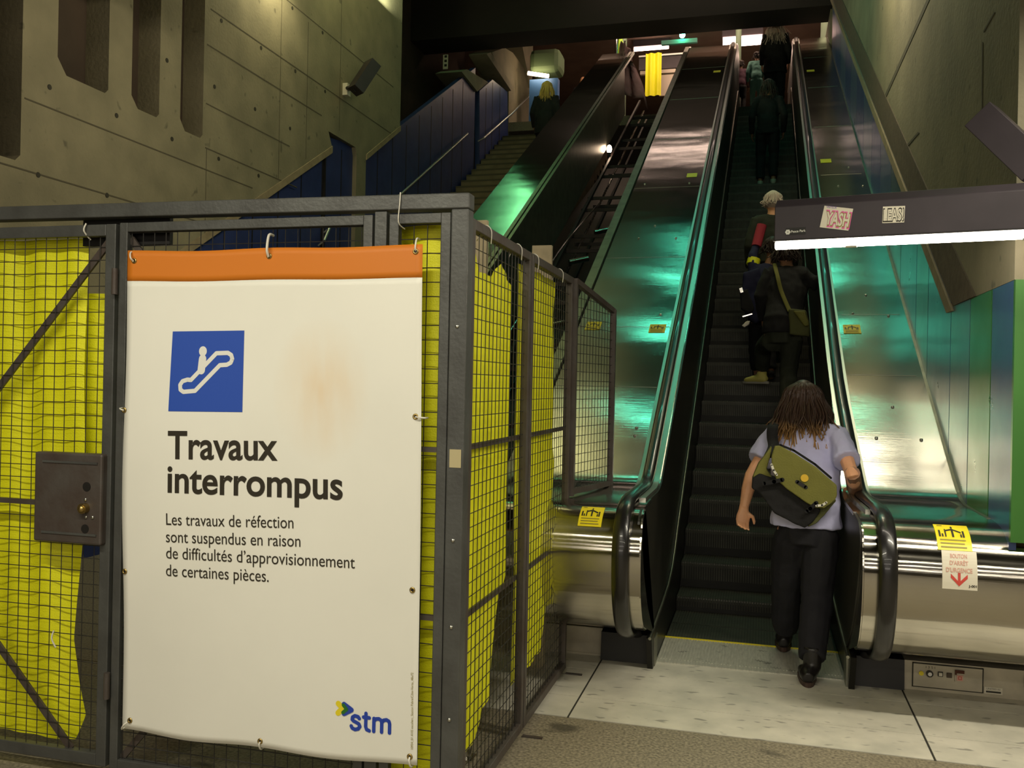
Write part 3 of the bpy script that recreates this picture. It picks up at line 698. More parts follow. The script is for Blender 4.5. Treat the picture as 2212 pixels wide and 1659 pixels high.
# ------------------------------------------------------------------ mesh fence
FY = 2.995
def wires(x0, x1, z0, z1, pitch=.0508, r=.0018, y=0., mp=lambda u, z, y: (u, y, z), bx=0):
    m = MB(); n = int((x1 - x0) / pitch)
    off = ((x1 - x0) - n * pitch) / 2
    for k in range(n + 1):
        u = x0 + off + k * pitch; m.loft([mp(u, z0, y), mp(u, z1, y)], r, mp(1, 0, 0) if False else (1, 0, 0), 5, False)
    n = int((z1 - z0) / pitch); off = ((z1 - z0) - n * pitch) / 2
    for k in range(n + 1):
        z = z0 + off + k * pitch; pts = [mp(x0, z, y + .0035), mp(x1, z, y + .0035)]; m.loft(pts, r, (0, 0, 1), 5, False)
    return m
def bar(m, x0, x1, z0, z1, y0=FY, y1=FY + .035): return m.box((x0, y0, z0), (x1, y1, z1))
def gate(name, label, x0, x1, z0, z1, w, mats='frame'):
    t = thing(name, label, 'fence panel', ((x0 + x1) / 2, FY, 0))
    f = MB(); f.px_([(FY, z0), (FY + .035, z0), (FY + .035, z1), (FY, z1)], x0, x0 + w); f.px_([(FY, z0), (FY + .035, z0), (FY + .035, z1), (FY, z1)], x1 - w, x1)
    bar(f, x0 + w, x1 - w, z1 - w, z1 - .0005); bar(f, x0 + w, x1 - w, z0 + .0005, z0 + w)
    o = f.build('panel_frame', M[mats], t); bevel(o)
    wires(x0 + w * .6, x1 - w * .6, z0 + w * .6, z1 - w * .6, y=FY + .014).build('wire_mesh', M['wire'], t)
    return t
def bevel(o, w=.003):
    b = o.modifiers.new('b', 'BEVEL'); b.width = w; b.segments = 2; b.limit_method = 'ANGLE'; return o
g1 = gate('fence_gate', 'left mesh gate with steel lock box and yellow sheet behind it', -3.55, -2.422, .05, 2.155, .046)
MB().beam((-2.47, FY + .025, 2.09), (-3.5, FY + .025, .93), .028, .010, (0, 1, 0)).build('diagonal_brace', M['rusty_frame'], g1)
MB().beam((-2.60, FY + .025, .09), (-3.5, FY + .025, 1.02), .028, .010, (0, 1, 0)).build('diagonal_brace', M['rusty_frame'], g1)
MB().box((-3.5, FY + .012, 1.045), (-2.76, FY + .03, 1.065)).build('cross_rail', M['rusty_frame'], g1)
lb = bevel(MB().box((-2.755, FY - .028, .91), (-2.44, FY + .02, 1.262)).build('lock_box', M['rusty_frame'], g1), .008)
for z in (1.222, .945): MB().box((-2.715, FY - .032, z), (-2.46, FY - .028, z + .008)).build('lock_box_rib', M['frame'], lb)
MB().cyl((-2.508, FY - .030, 1.135), (-2.508, FY - .0275, 1.135), .018).build('keyhole', M['black'], lb)
MB().cyl((-2.512, FY - .030, .972), (-2.512, FY - .0275, .972), .017).build('keyhole', M['black'], lb)
kb = MB().cyl((-2.512, FY - .05, 1.052), (-2.512, FY - .028, 1.052), .020); kb.ell((-2.512, FY - .05, 1.052), (.014, .012, .014)); kb.build('lock_cylinder', M['brass'], lb, 60)
for x, z in ((-2.512, 1.085), (-2.508, 1.018), (-2.478, 1.018)): MB().ell((x, FY - .030, z), (.0065, .004, .0065)).build('rivet', M['screw'], lb, 180)

g2 = gate('fence_gate', 'middle mesh gate that carries the white notice', -2.405, -1.346, .05, 2.158, .036)
MB().beam((-2.37, FY + .025, 2.10), (-2.17, FY + .025, 1.85), .026, .010, (0, 1, 0)).build('diagonal_brace', M['rusty_frame'], g2)
MB().beam((-2.37, FY + .025, .08), (-1.9, FY + .025, .62), .026, .010, (0, 1, 0)).build('diagonal_brace', M['rusty_frame'], g2)
for z in (1.88, .32): MB().cyl((-2.412, FY - .012, z), (-2.412, FY - .012, z + .1), .012).build('hinge', M['rusty_frame'], g2)
po = thing('fence_post', 'grey steel post between the middle gate and the narrow panel', 'post', (-1.31, FY, 0)); bevel(MB().box((-1.336, FY - .005, 0), (-1.290, FY + .045, 2.168)).build('post_tube', M['frame'], po))
g3 = gate('mesh_fence', 'narrow mesh panel with yellow sheet right of the white notice', -1.282, -1.052, .05, 2.158, .036)
for z in (1.32, .73): MB().box((-1.25, FY + .012, z), (-1.08, FY + .03, z + .018)).build('cross_rail', M['rusty_frame'], g3)
cp = thing('fence_post', 'thick grey corner post of the mesh fence with masking tape on it', 'post', (-1.01, FY, 0))
bevel(MB().box((-1.048, FY - .008, 0), (-.985, FY + .055, 2.168)).build('post_tube', M['frame'], cp), .005)
for z in (.16, .40, .72, 1.02, 1.76): MB().ell((-1.018, FY - .009, z), (.007, .005, .007)).build('bolt', M['screw'], cp, 180)
MB().box((-1.036, FY - .0095, 1.272), (-.994, FY - .0082, 1.335)).build('masking_tape', M['tape'], cp)['label'] = 'torn beige masking tape'
tb = thing('fence_beam', 'long grey top beam lying across the front fence', 'beam', (-2.2, FY, 2.17))
bevel(MB().prism([(-3.7, FY - .012, 2.189), (-3.7, FY - .012, 2.242), (-.982, FY - .012, 2.222), (-.982, FY - .012, 2.168)], (0, .062, 0)).build('beam_tube', M['frame'], tb), .004)
MB().box((-2.62, FY + .055, 2.08), (-2.22, FY + .075, 2.19)).build('angle_plate', M['black'], tb)

# side fence (runs away from the camera)
SX = -.993
def sgate(label, y0, y1, z0, z1, w):
    t = thing('mesh_fence', label, 'fence panel', (SX, (y0 + y1) / 2, 0))
    f = MB(); a, b = SX - .035, SX
    f.box((a, y0, z0), (b, y0 + w, z1)).box((a, y1 - w, z0), (b, y1, z1)).box((a, y0 + w, z1 - w), (b, y1 - w, z1)).box((a, y0 + w, z0), (b, y1 - w, z0 + w))
    bevel(f.build('panel_frame', M['rusty_frame'], t))
    wires(y0 + .02, y1 - .02, z0 + .02, z1 - .02, mp=lambda u, z, y: (SX - .016 - y, u, z)).build('wire_mesh', M['wire'], t)
    return t
s1_ = sgate('side mesh panel nearest the corner post with wide yellow sheet', 3.065, 3.93, .03, 2.15, .038)
s2_ = sgate('farther side mesh panel with narrow yellow sheet beside the steel nose', 3.945, 4.86, .03, 2.15, .038)
for z in (1.32, .70): MB().box((SX - .05, 3.1, z), (SX - .035, 3.9, z + .018)).build('cross_rail', M['rusty_frame'], s1_)
for z in (1.32, .70): MB().box((SX - .05, 3.98, z), (SX - .035, 4.83, z + .018)).build('cross_rail', M['rusty_frame'], s2_)
for y in (3.937, 4.86):
    MB().box((SX, y - .02, 0), (SX + .09, y, .006)).build('foot_tab', M['rusty_frame'], s1_ if y < 4 else s2_)
# small panel standing on the steel nose
ex = thing('mesh_fence', 'small mesh panel standing on the wide steel deck', 'fence panel', (-.93, 5.2, .95))
A0 = V((-.99, 4.885, 0)); A1 = V((-.878, 5.52, 0)); dA = (A1 - A0)
def E_(u, z, y=0.): p = A0 + dA * u; return (p.x - y, p.y, z)
f = MB()
zt = lambda u: 2.135 - .115 * u
f.beam(E_(0, zt(0)), E_(1, zt(1)), .03, .03); f.beam(E_(0, .985), E_(1, .975), .03, .03); f.beam(E_(0, .96), E_(0, zt(0) + .01), .03, .03); f.beam(E_(1, .955), E_(1, zt(1) + .01), .034, .034)
f.build('panel_frame', M['rusty_frame'], ex)
wm = MB()
for k in range(1, 13): wm.loft([E_(k / 13, .98), E_(k / 13, zt(k / 13))], .0018, (1, 0, 0), 5, False)
for k in range(1, 22): wm.loft([E_(0, .98 + k * .0508), E_(1, .98 + k * .0508)], .0018, (0, 0, 1), 5, False)
wm.build('wire_mesh', M['wire'], ex)
ww = MB().box((-1.33, 3.97, 0), (-1.22, 4.0, 2.31)).build('wooden_board', M['wood']); tag(ww, 'taller pale wooden board standing behind the nearer side panel', 'board')
ww = MB().box((-1.24, 4.90, 0), (-1.13, 4.93, 2.335)).build('wooden_board', M['wood']); tag(ww, 'pale wooden board top showing behind the farther side panel', 'board')

# yellow sheets
def sheet_grid(fn, nu, nv):
    vs = [fn(i / nu, j / nv) for j in range(nv + 1) for i in range(nu + 1)]
    return MB().add(vs, [(j * (nu + 1) + i, j * (nu + 1) + i + 1, (j + 1) * (nu + 1) + i + 1, (j + 1) * (nu + 1) + i) for j in range(nv) for i in range(nu)])
def rip(a, b, k=1.): return k * (.010 * math.sin(a * 11 + .8 * math.sin(b * 3)) + .006 * math.sin(a * 27 + b * 2.1) + .006 * math.sin(b * 6 + a * 5))
def lerp(tab, v):
    for (a, x), (b, y) in zip(tab, tab[1:]):
        if v <= b: return x + (y - x) * (v - a) / (b - a)
    return tab[-1][1]
edge1 = sorted((z, x) for x, z in [(-2.624, 2.135), (-2.618, 1.772), (-2.608, 1.27), (-2.623, 0.878), (-2.641, 0.672), (-2.654, 0.503), (-2.623, 0.32), (-2.59, 0.203), (-2.662, 0.058)])
def t1(u, v):
    z = .095 + v * 2.02; x1 = lerp(edge1, z); x = -3.5 + u * (x1 + 3.5); return (x, FY + .085 + rip(x * 1.3, z) + .02 * (1 - u) * 0, z)
o = sheet_grid(t1, 60, 110).build('yellow_sheet', M['tarp'], None, 180); tag(o, 'bright yellow sheet hanging behind the left mesh gate', 'sheet', 'yellow sheets tied behind the fence')
def t1b(u, v):
    z = 1.20 + v * .70; x = -2.74 + u * .36; return (x, FY + .14 + rip(x * 1.3, z, .7), z)
o = sheet_grid(t1b, 12, 40).build('yellow_sheet', M['tarp'], None, 180); tag(o, 'shaded yellow sheet strip above the lock box', 'sheet', 'yellow sheets tied behind the fence')
def t2(u, v):
    z = .03 + v * 2.10; x = -1.30 + u * .25; return (x, FY + .09 + .014 * math.sin(u * 5.5 + z * .8) + .008 * math.sin(z * 7), z)
o = sheet_grid(t2, 24, 110).build('yellow_sheet', M['tarp'], None, 180); tag(o, 'yellow sheet strip behind the narrow panel beside the notice', 'sheet', 'yellow sheets tied behind the fence')
def t3(u, v):
    y1 = 3.77; bot = lerp([(0, .10), (.5, .14), (.72, .18), (.80, .22), (1, .26)], u)
    topz = lerp([(0, 2.13), (.3, 2.12), (.42, 2.0), (.6, 2.0), (.75, 2.07), (1, 2.0)], u)
    z = bot + v * (topz - bot); y1 = lerp([(0, 3.60), (.62, 3.70), (.72, 3.87), (2.2, 3.87)], z); y = 3.06 + u * (y1 - 3.06); return (SX - .075 + .5 * rip(y * 2.2, z), y, z)
o = sheet_grid(t3, 50, 100).build('yellow_sheet', M['tarp'], None, 180); tag(o, 'wide yellow sheet behind the nearer side panel', 'sheet', 'yellow sheets tied behind the fence')
edge4 = sorted((z, y) for y, z in [(4.76, 2.163), (4.699, 1.837), (4.653, 1.616), (4.774, 1.146), (4.762, 0.9), (4.656, 0.622), (4.593, 0.37), (4.532, 0.125)])
def t4(u, v):
    z = .20 + v * 1.91; y = 3.97 + u * (lerp(edge4, z) - 3.97); return (SX - .07 + .5 * rip(y * 2.2 + 2, z), y, z)
o = sheet_grid(t4, 30, 100).build('yellow_sheet', M['tarp'], None, 180); tag(o, 'narrow yellow sheet behind the farther side panel', 'sheet', 'yellow sheets tied behind the fence')
# things lying inside the enclosure, seen through the mesh
o = MB()
for k in range(26): o.box((-2.62, 3.55, .45 + .028 * k), (-2.30, 3.57, .463 + .028 * k))
o.box((-2.64, 3.57, 0), (-2.28, 3.6, 1.22)).build('grating', M['rust']); 
bpy.data.objects['grating']; tag(bpy.data.objects['grating'], 'rusty metal grating leaning behind the gates', 'grating')
o = MB().cyl((-2.3, 3.7, .06), (-1.35, 3.9, .34), .03, 12).build('metal_pipe', M['frame'], None, 40); tag(o, 'grey pipe lying in the enclosure below the notice', 'pipe')
o = MB().cyl((-1.16, 3.62, 0), (-1.16, 3.62, .5), .028, 14).box((-1.2, 3.58, 0), (-1.12, 3.66, .01)).build('metal_pipe', M['chrome'], None, 40); tag(o, 'shiny metal pipe standing behind the nearer side panel', 'pipe')
o = MB().box((-2.56, 3.35, 1.88), (-2.36, 3.42, 2.10)); o.cyl((-2.46, 3.38, 1.25), (-2.46, 3.38, 1.88), .006); tag(o.build('switch_box', M['frame']), 'grey box with hanging cable behind the left gate top', 'box')

# ------------------------------------------------------------------ notice poster
PY = FY - .028
PC = [(-2.346, 2.046), (-1.14, 2.043), (-1.125, 0.237), (-2.336, 0.216)]
def pr_(x, z):
    return .006 * math.sin(x * 5 + z * 2.5) + .005 * math.sin(z * 3.7 - x * 3) + .004 * math.sin(x * 13 + z * 1.5) * max(0, (1.0 - z))
tl, tr_, brc, bl = [V(p) for p in PC]
def pfn(u, v):
    p = (bl * (1 - u) + brc * u) * (1 - v) + (tl * (1 - u) + tr_ * u) * v
    sag = -.012 * math.sin(math.pi * 2 * u) ** 2 * (1 - v) ** 6 + .006 * math.sin(math.pi * 2 * u) ** 2 * v ** 8 * -1
    inx = .012 * math.sin(math.pi * 2 * v) ** 2 * (1 - u) ** 8
    return (p.x + inx * 0 + .5 * inx, PY + pr_(p.x, p.y), p.y + sag)
po_ = thing('notice_poster', 'big white notice in French with orange band tied to the gate', 'poster', (tl.x, PY, bl.y))
vo = .936
def sub(v0, v1, m, name):
    return sheet_grid(lambda u, v: pfn(u, v0 + (v1 - v0) * v), 48, max(4, int(80 * (v1 - v0)))).build(name, M[m], po_, 180)
a_ = sub(0, vo, 'poster', 'poster_sheet'); b_ = sub(vo, 1, 'orange', 'orange_band'); b_['label'] = 'orange band along the top'
for q in (a_, b_):
    so = q.modifiers.new('s', 'SOLIDIFY'); so.thickness = .0012; so.offset = -1
def mpp(l): return lambda x, z: (x, PY + pr_(x, z) - l, z)
P1 = mpp(.0012); P2 = mpp(.0018); P3 = mpp(.0024)
sq = [(-2.13, 1.737), (-1.848, 1.742), (-1.836, 1.731), (-1.834, 1.456), (-1.843, 1.444), (-2.134, 1.436), (-2.144, 1.444), (-2.142, 1.727)]
big = MB(); 
c0, c1, c2, c3 = [V(p) for p in [(-2.138, 1.737), (-1.836, 1.742), (-1.835, 1.442), (-2.144, 1.437)]]
g_ = sheet_grid(lambda u, v: P1(*((c3 * (1 - u) + c2 * u) * (1 - v) + (c0 * (1 - u) + c1 * u) * v)), 12, 12)
pg = g_.build('pictogram', M['pblue'], po_, 180); pg['label'] = 'blue escalator pictogram'
o = MB(); stroke(o, [(-2.052, 1.556), (-1.949, 1.657), (-1.901, 1.659), (-1.887, 1.651), (-1.882, 1.637), (-1.888, 1.623), (-1.904, 1.615), (-1.933, 1.613), (-2.033, 1.516), (-2.082, 1.511), (-2.095, 1.519), (-2.097, 1.537), (-2.087, 1.551), (-2.067, 1.557)], .016, P2, True)
o.build('escalator_symbol', M['pwhite'], pg)
o = MB(); disc(o, (-2.006, 1.664), .0165, P2, 24, .0185)
stroke(o, [(-2.006, 1.636), (-2.01, 1.593)], .031, P2); o.build('person_symbol', M['pwhite'], pg)
def ptxt(name, lines, cap, off, mm='ink', sp=1.):
    o = MB()
    for t_, p, q in lines: text(o, t_, p, q, cap, P2, off, sp)
    return o.build(name, M[mm], po_)
(h0, h1, i0, i1) = [(-2.14, 1.261), (-1.689, 1.272), (-2.139, 1.135), (-1.431, 1.142)]
for q_ in (('Travaux', h0, h1), ('interrompus', i0, i1)): ptxt('heading_text', [q_], .100, .019, 'ink', 1.0)
L_ = [(-2.142, 1.011), (-1.622, 1.027), (-2.142, 0.946), (-1.593, 0.962), (-2.141, 0.885), (-1.379, 0.899), (-2.141, 0.819), (-1.715, 0.827)]
for q_ in [('Les travaux de réfection', L_[0], L_[1]), ('sont suspendus en raison', L_[2], L_[3]), ("de difficultés d’approvisionnement", L_[4], L_[5]), ('de certaines pièces.', L_[6], L_[7])]: ptxt('body_text', [q_], .0435, .0)
lg = MB(); k = .0131
stroke(lg, [(-1.346, 0.373), (-1.351, 0.379), (-1.363, 0.381), (-1.372, 0.375), (-1.373, 0.367), (-1.367, 0.362), (-1.356, 0.358), (-1.347, 0.354), (-1.343, 0.346), (-1.349, 0.337), (-1.361, 0.333), (-1.372, 0.337), (-1.376, 0.344)], k, P2)
stroke(lg, [(-1.321, 0.394), (-1.321, 0.348), (-1.317, 0.338), (-1.307, 0.335)], k, P2); stroke(lg, [(-1.33, 0.38), (-1.308, 0.38)], k, P2)
stroke(lg, [(-1.29, 0.38), (-1.29, 0.335)], k, P2); stroke(lg, [(-1.289, 0.372), (-1.283, 0.379), (-1.271, 0.381), (-1.263, 0.377), (-1.26, 0.368), (-1.26, 0.336)], k, P2); stroke(lg, [(-1.26, 0.37), (-1.253, 0.378), (-1.242, 0.381), (-1.233, 0.377), (-1.23, 0.368), (-1.23, 0.337)], k, P2)
stroke(lg, [(-1.406, 0.417), (-1.377, 0.4), (-1.405, 0.384)], .0175, P2)
lo = lg.build('logo', M['logo_blue'], po_); lo['label'] = 'blue lower case stm logo'
o = MB(); stroke(o, [(-1.428, 0.417), (-1.41, 0.402), (-1.428, 0.384)], .020, P1); o.build('logo_chevron', M['logo_yellow'], lo)
o = MB(); stroke(o, [(-1.408, 0.414), (-1.395, 0.4), (-1.409, 0.388)], .0125, P3); o.build('logo_chevron', M['logo_green'], lo)
o = MB(); q0, q1 = [(-1.14, 0.291), (-1.146, 0.556)]; text(o, '10934_01 AVIS escaliers_Station Fabre/Côte-Vertu_48x72', q0, q1, .0085, P2); o.build('side_print', M['sticker_grey'], po_)
GR = [(-2.316, 2.006), (-1.74, 2.014), (-1.165, 2.018), (-2.34, 1.436), (-1.156, 1.445), (-2.327, 0.821), (-1.157, 0.841), (-2.302, 0.25), (-1.732, 0.248), (-1.152, 0.264)]
for i, (x, z) in enumerate(GR):
    o = MB(); n = 16; y = P1(x, z)[1]
    vs = []; 
    for rr, dy in ((.011, 0), (.0095, -.003), (.0055, -.003), (.0045, 0)): vs += [(x + rr * math.cos(6.2832 * k / n), y + dy, z + rr * math.sin(6.2832 * k / n)) for k in range(n)]
    o.add(vs, [(a * n + k, a * n + (k + 1) % n, (a + 1) * n + (k + 1) % n, (a + 1) * n + k) for a in range(3) for k in range(n)])
    o.build('grommet', M['brass'], po_, 180)
    disc(MB(), (x, z), .0045, lambda u, v: (u, y - .0006, v)).build('grommet_hole', M['black'], po_)
def tie(pts, label, r=.0032):
    o = MB().loft([tuple(p) for p in smooth_path([V(p) for p in pts], 5)], r, (1, 0, 0), 8)
    tag(o.build('cable_tie', M['tie'], None, 60), label, 'cable tie', 'pale cable ties on the fence')
def tl_(i, dx, dz, label, r=.0032):
    x, z = GR[i]; y = PY - .006
    tie([(x, y + .004, z - .002), (x + dx * .3, y - .008, z + dz * .3), (x + dx, y + .004, z + dz), (x + dx * 1.05, y + .035, z + dz * 1.05)], label, r)
tl_(0, -.012, .032, 'pale tie at the top left corner of the notice'); tl_(1, 0, .075, 'long white tie at the top middle of the notice', .005); tl_(2, 0, .045, 'pale tie at the top right corner of the notice')
tl_(3, -.022, .006, 'pale tie halfway down the left edge of the notice'); tl_(4, .032, -.004, 'pale tie halfway down the right edge of the notice'); tl_(7, -.024, -.03, 'pale tie at the bottom left corner of the notice')
tl_(8, 0, -.03, 'pale tie at the bottom middle of the notice'); tl_(9, .004, -.035, 'pale tie at the bottom right corner of the notice')
w0, w1, w2, w3 = [(-1.235, 2.217), (-1.236, 2.188), (-1.24, 2.126), (-1.231, 2.107)]
tie([(w0[0], FY - .016, 2.23), (w1[0], FY - .018, w1[1]), (w2[0], FY - .016, w2[1]), (w3[0], FY + .02, w3[1])], 'long white string looped over the top beam', .0022)
x_, z_t = (-2.554, 2.129)
tie([(x_, FY - .006, 2.158), (x_ - .006, FY - .01, z_t), (x_, FY + .02, z_t - .03)], 'pale tie at the top of the left gate')
for y, lab in ((3.27, 'thin tie over the top rail of the nearer side panel'), (3.72, 'second thin tie near the middle post of the side fence'), (4.02, 'thin tie on the farther side panel, first after the middle post'), (4.55, 'thin tie on the farther side panel near its far end')):
    tie([(SX - .05, y, 2.10), (SX - .02, y, 2.157), (SX + .006, y, 2.14), (SX + .003, y + .01, 2.09)], lab, .002)
x_, z_b = (-2.669, 0.558)
tie([(x_, FY - .004, z_b), (x_ - .004, FY - .01, z_b - .03), (x_ + .012, FY - .006, z_b - .065)], 'pale tie at the edge of the left yellow sheet')

# ------------------------------------------------------------------ hanging lamp over the escalator mouth
ang = math.atan2(4.254 - 4.574, 1.052 - .046)
L0 = V((.046, 4.574, 2.26)); dL_ = V((1.052 - .046, 4.254 - 4.574, -.022)).normalized(); nL = V((dL_.y, -dL_.x, 0)).normalized()   # nL points to the camera side
if nL.y > 0: nL = -nL
lamp = thing('tube_lamp', 'long dark lamp housing with glowing white tube hung over the escalator mouth', 'lamp', tuple(L0))
def LP(u, w, h): p = L0 + dL_ * u + nL * w; return (p.x, p.y, p.z + h)
hb = MB().add([LP(u, w, h) for u in (0, 2.5) for (w, h) in ((0, .022), (0, .185), (-.03, .222), (-.16, .222), (-.16, .022))], [(4, 3, 2, 1, 0), (5, 6, 7, 8, 9)] + [(i, (i + 1) % 5, (i + 1) % 5 + 5, i + 5) for i in range(5)])
bevel(hb.build('lamp_housing', M['lamp_body'], lamp), .004)
MB().add([LP(u, w, h) for u in (-.004, 2.5) for (w, h) in ((.006, .018), (.006, .024), (-.166, .024), (-.166, .018))], [(3, 2, 1, 0), (4, 5, 6, 7)] + [(i, (i + 1) % 4, (i + 1) % 4 + 4, i + 4) for i in range(4)]).build('housing_lip', M['black'], lamp)
MB().loft([LP(.004, -.02, 0), LP(2.48, -.02, 0)], .0195, (0, 0, 1), 20).build('light_tube', emat('tube_white', (1, .88, .72), 28), lamp, 40)['label'] = 'glowing white tube'
for u in (.33, 1.05, 1.9): MB().loft([LP(u, -.02, -.012), LP(u + .05, -.02, -.012)], .012, (0, 0, 1), 10).build('tube_clip', M['tie'], lamp)
def lm(l=.001): return lambda u, h: LP(u, l, h)
def lq(m, a, b_, c_, d, l=.001): return m.add([LP(p[0], l, p[1]) for p in (a, b_, c_, d)], [(0, 1, 2, 3)])
s_ = lq(MB(), (.215, .075), (.345, .052), (.365, .152), (.235, .175)).build('graffiti_sticker', M['sticker_white'], lamp); s_['label'] = 'white sticker with pink outlined bubble letters'
o = MB(); text(o, 'YASH', (.232, .086), (.350, .066), .062, lm(.0014), .10); o.build('bubble_outline', M['pink_ink'], s_)
o = MB(); text(o, 'YASH', (.235, .088), (.347, .069), .058, lm(.0018), .055); o.build('bubble_outline', M['sticker_grey'], s_)
o = MB(); text(o, 'YASH', (.238, .090), (.344, .072), .054, lm(.0022), .028); o.build('bubble_letters', M['sticker_white'], s_)
o = MB(); text(o, 'VISITEUR', (.243, .164), (.290, .156), .010, lm(.0014)); o.build('printed_line', M['violet_ink'], s_)
s_ = lq(MB(), (.492, .078), (.585, .076), (.588, .150), (.494, .153)).build('graffiti_sticker', M['sticker_white'], lamp); s_['label'] = 'small white sticker with black bubble letters'
o = MB(); text(o, 'LEAS!', (.494, .086), (.584, .084), .055, lm(.0014), .05); o.build('bubble_outline', M['sticker_black'], s_)
o = MB(); text(o, 'LEAS!', (.497, .089), (.581, .087), .049, lm(.0018), .012); o.build('bubble_letters', M['sticker_white'], s_)
bd = lq(MB(), (.055, .045), (.150, .045), (.150, .080), (.055, .080), .0008).build('name_badge', M['black'], lamp)
o = MB(); text(o, 'Peace Park', (.082, .056), (.150, .058), .011, lm(.0014), .01)
for k in range(6): disc(o, (.066 + .0075 * math.cos(k * 1.047), .060 + .0075 * math.sin(k * 1.047)), .0055, lm(.0014), 10)
o.build('badge_lettering', M['pwhite'], bd)
# the two spot boxes fixed to the walls
def spot(label, a, b_, w, wall, arm):
    t = thing('wall_lamp', label, 'lamp', a)
    bevel(MB().beam(a, b_, w[0], w[1]).build('lamp_housing', M['lamp_body'], t))
    MB().cyl(wall, arm, .03, 10).build('wall_bracket', M['black'], t)
    return t
spot('large black oblong lamp box sticking out from the right concrete wall', (0.919, 4.44, 2.792), (1.123, 4.32, 2.513), (.12, .135), (1.3, 4.56, 2.75), (1.15, 4.4, 2.75))
sl_ = spot('small black slanted lamp on the left concrete wall', (-5.25, 11.056, 5.402), (-5.1, 11.264, 5.818), (.20, .16), (-5.5, 11.251, 5.517), (-5.25, 11.055, 5.42))
MB().box((-5.5, 11.18, 5.40), (-5.43, 11.28, 5.56)).build('junction_box', M['tie'], sl_)

# ------------------------------------------------------------------ stairs on the left
st_ = MB(); n = 40
for k in range(n):
    y = 7.15 + k * .30; z = .1725 * (k + 1)
    st_.box((WL + .02, y, max(-.1, z - .6)), (-3.24, y + .32, z))
o = struct(st_, 'stair_flight', M['stair'])
st2 = MB()
for k in range(n): st2.box((WL + .02, 7.145 + k * .30, .1725 * (k + 1) - .03), (-3.24, 7.2 + k * .30, .1725 * (k + 1) + .002))
o2 = st2.build('stair_nosing', M['concrete_line'], o)
def rail(pts, label):
    t = thing('stair_rail', label, 'handrail', pts[0])
    MB().loft(pts, .02, (1, 0, 0), 10).build('rail_tube', M['rail_steel'], t, 60)
    for p in pts[::max(1, len(pts) - 1)]: MB().cyl(p, (WL, p[1], p[2] - .06), .012, 8).build('rail_bracket', M['rail_steel'], t)
rail([(-5.42, 10.579, 3.346), (-5.42, 10.726, 3.537)], 'short piece of stair handrail seen through the gate mesh')
rail([(-5.4, 12.973, 4.409), (-5.4, 16.227, 6.238)], 'lower pale handrail on the blue stair wall')
rail([(-5.38, 17.184, 6.413), (-5.38, 19.18, 7.47), (-5.38, 21.691, 8.905)], 'upper handrail shining green by the stair top')

# ------------------------------------------------------------------ upper landing
ms = thing('wall_sign', 'small white sign with dark arrow marks on the dark upper wall', 'sign', (-5.0, 17.45, 8))
q0, q1 = [(-6.359, 7.927), (-6.256, 8.22)]
MB().box((q0[0], 17.44, q0[1]), (q1[0], 17.46, q1[1])).build('sign_plate', M['sticker_white'], ms)
o = MB()
for k in range(3): poly(o, [(q0[0] + .03, q0[1] + .05 + .09 * k), (q1[0] - .02, q0[1] + .05 + .09 * k), (q1[0] - .02, q0[1] + .10 + .09 * k), (q0[0] + .03, q0[1] + .10 + .09 * k)], lambda u, v: (u, 17.438, v))
o.build('sign_marks', M['sticker_black'], ms)
def tubelamp(label, x0, x1, y, z, col, s, r=.05, h=.16, dy=0.):
    t = thing('landing_lamp', label, 'lamp', (x0, y, z))
    MB().box((x0, y - .05, z + r), (x1, y + .2, z + r + h)).build('lamp_housing', M['lamp_body'], t)
    MB().loft([(x0 + .02, y, z), (x1 - .02, y + dy, z)], r, (0, 0, 1), 12).build('light_tube', emat('landing_tube', col, s), t, 40)
    for q in (x0 + .1, x1 - .1): MB().cyl((q, y + .1, z + r), (q, y + .1, 10.3), .01, 6).build('hanger', M['black'], t)
    return t
a, b_ = [(-1.026, 9.57), (-0.116, 9.572)]
tubelamp('widest pinkish white lamp under the landing ceiling', a[0], b_[0], 21.6, a[1], (1, .62, .5), 14, .11)
a, b_ = [(-3.287, 10.088), (-2.381, 10.064)]; tubelamp('pinkish tube lamp above the dismantled escalator', a[0], b_[0], 23, a[1], (1, .62, .48), 14, .05)
a, b_ = [(-1.985, 10.454), (-1.326, 10.438)]; tubelamp('pinkish tube lamp behind the deck top', a[0], b_[0], 24, a[1], (1, .62, .48), 12, .05)
a, b_ = [(-2.293, 10.636), (-2.099, 10.633)]; tubelamp('very short piece of lit tube beside the deck top', a[0], b_[0], 24.5, a[1], (1, .62, .48), 12, .05)
gl = thing('signal_light', 'round green signal light under the landing ceiling', 'lamp', (-1.977, 22, 9.969))
MB().ell((-1.977, 22, 9.969), (.07, .04, .07)).build('lens', emat('green_lens', (.1, 1, .55), 30), gl, 180); MB().cyl(V((-1.977, 22, 9.969)) + V((0, .03, 0)), V(((-1.977, 22, 9.969)[0], 22.03, 10.3)), .012, 6).build('hanger', M['black'], gl)
gm = (-1.984, 22.1, 9.918)
MB().box((gm[0] - .5, gm[1], gm[2] - .10), (gm[0] + .35, gm[1] + .1, gm[2] + .0)).build('light_bar', M['teal_cloth'], gl)
for (x, w_, lab) in ((1550, 11, 'slim grey column between the landing lamps'), (1317, 5, 'thin shiny column left of the deck top'), (1331, 14, 'dark green column left of the deck top')):
    a, b_ = [(-6.947, 9.514), (-6.832, 9.505)]; s_px = (b_[0] - a[0]) / 10
    X0 = a[0] + (x - 1000) * s_px
    co = MB().cyl((X0, 20.4, 7.35), (X0, 20.4, 10.3), w_ * s_px / 2, 14).build('column', M['chrome'] if w_ == 5 else M['column']); tag(co, lab, 'column')
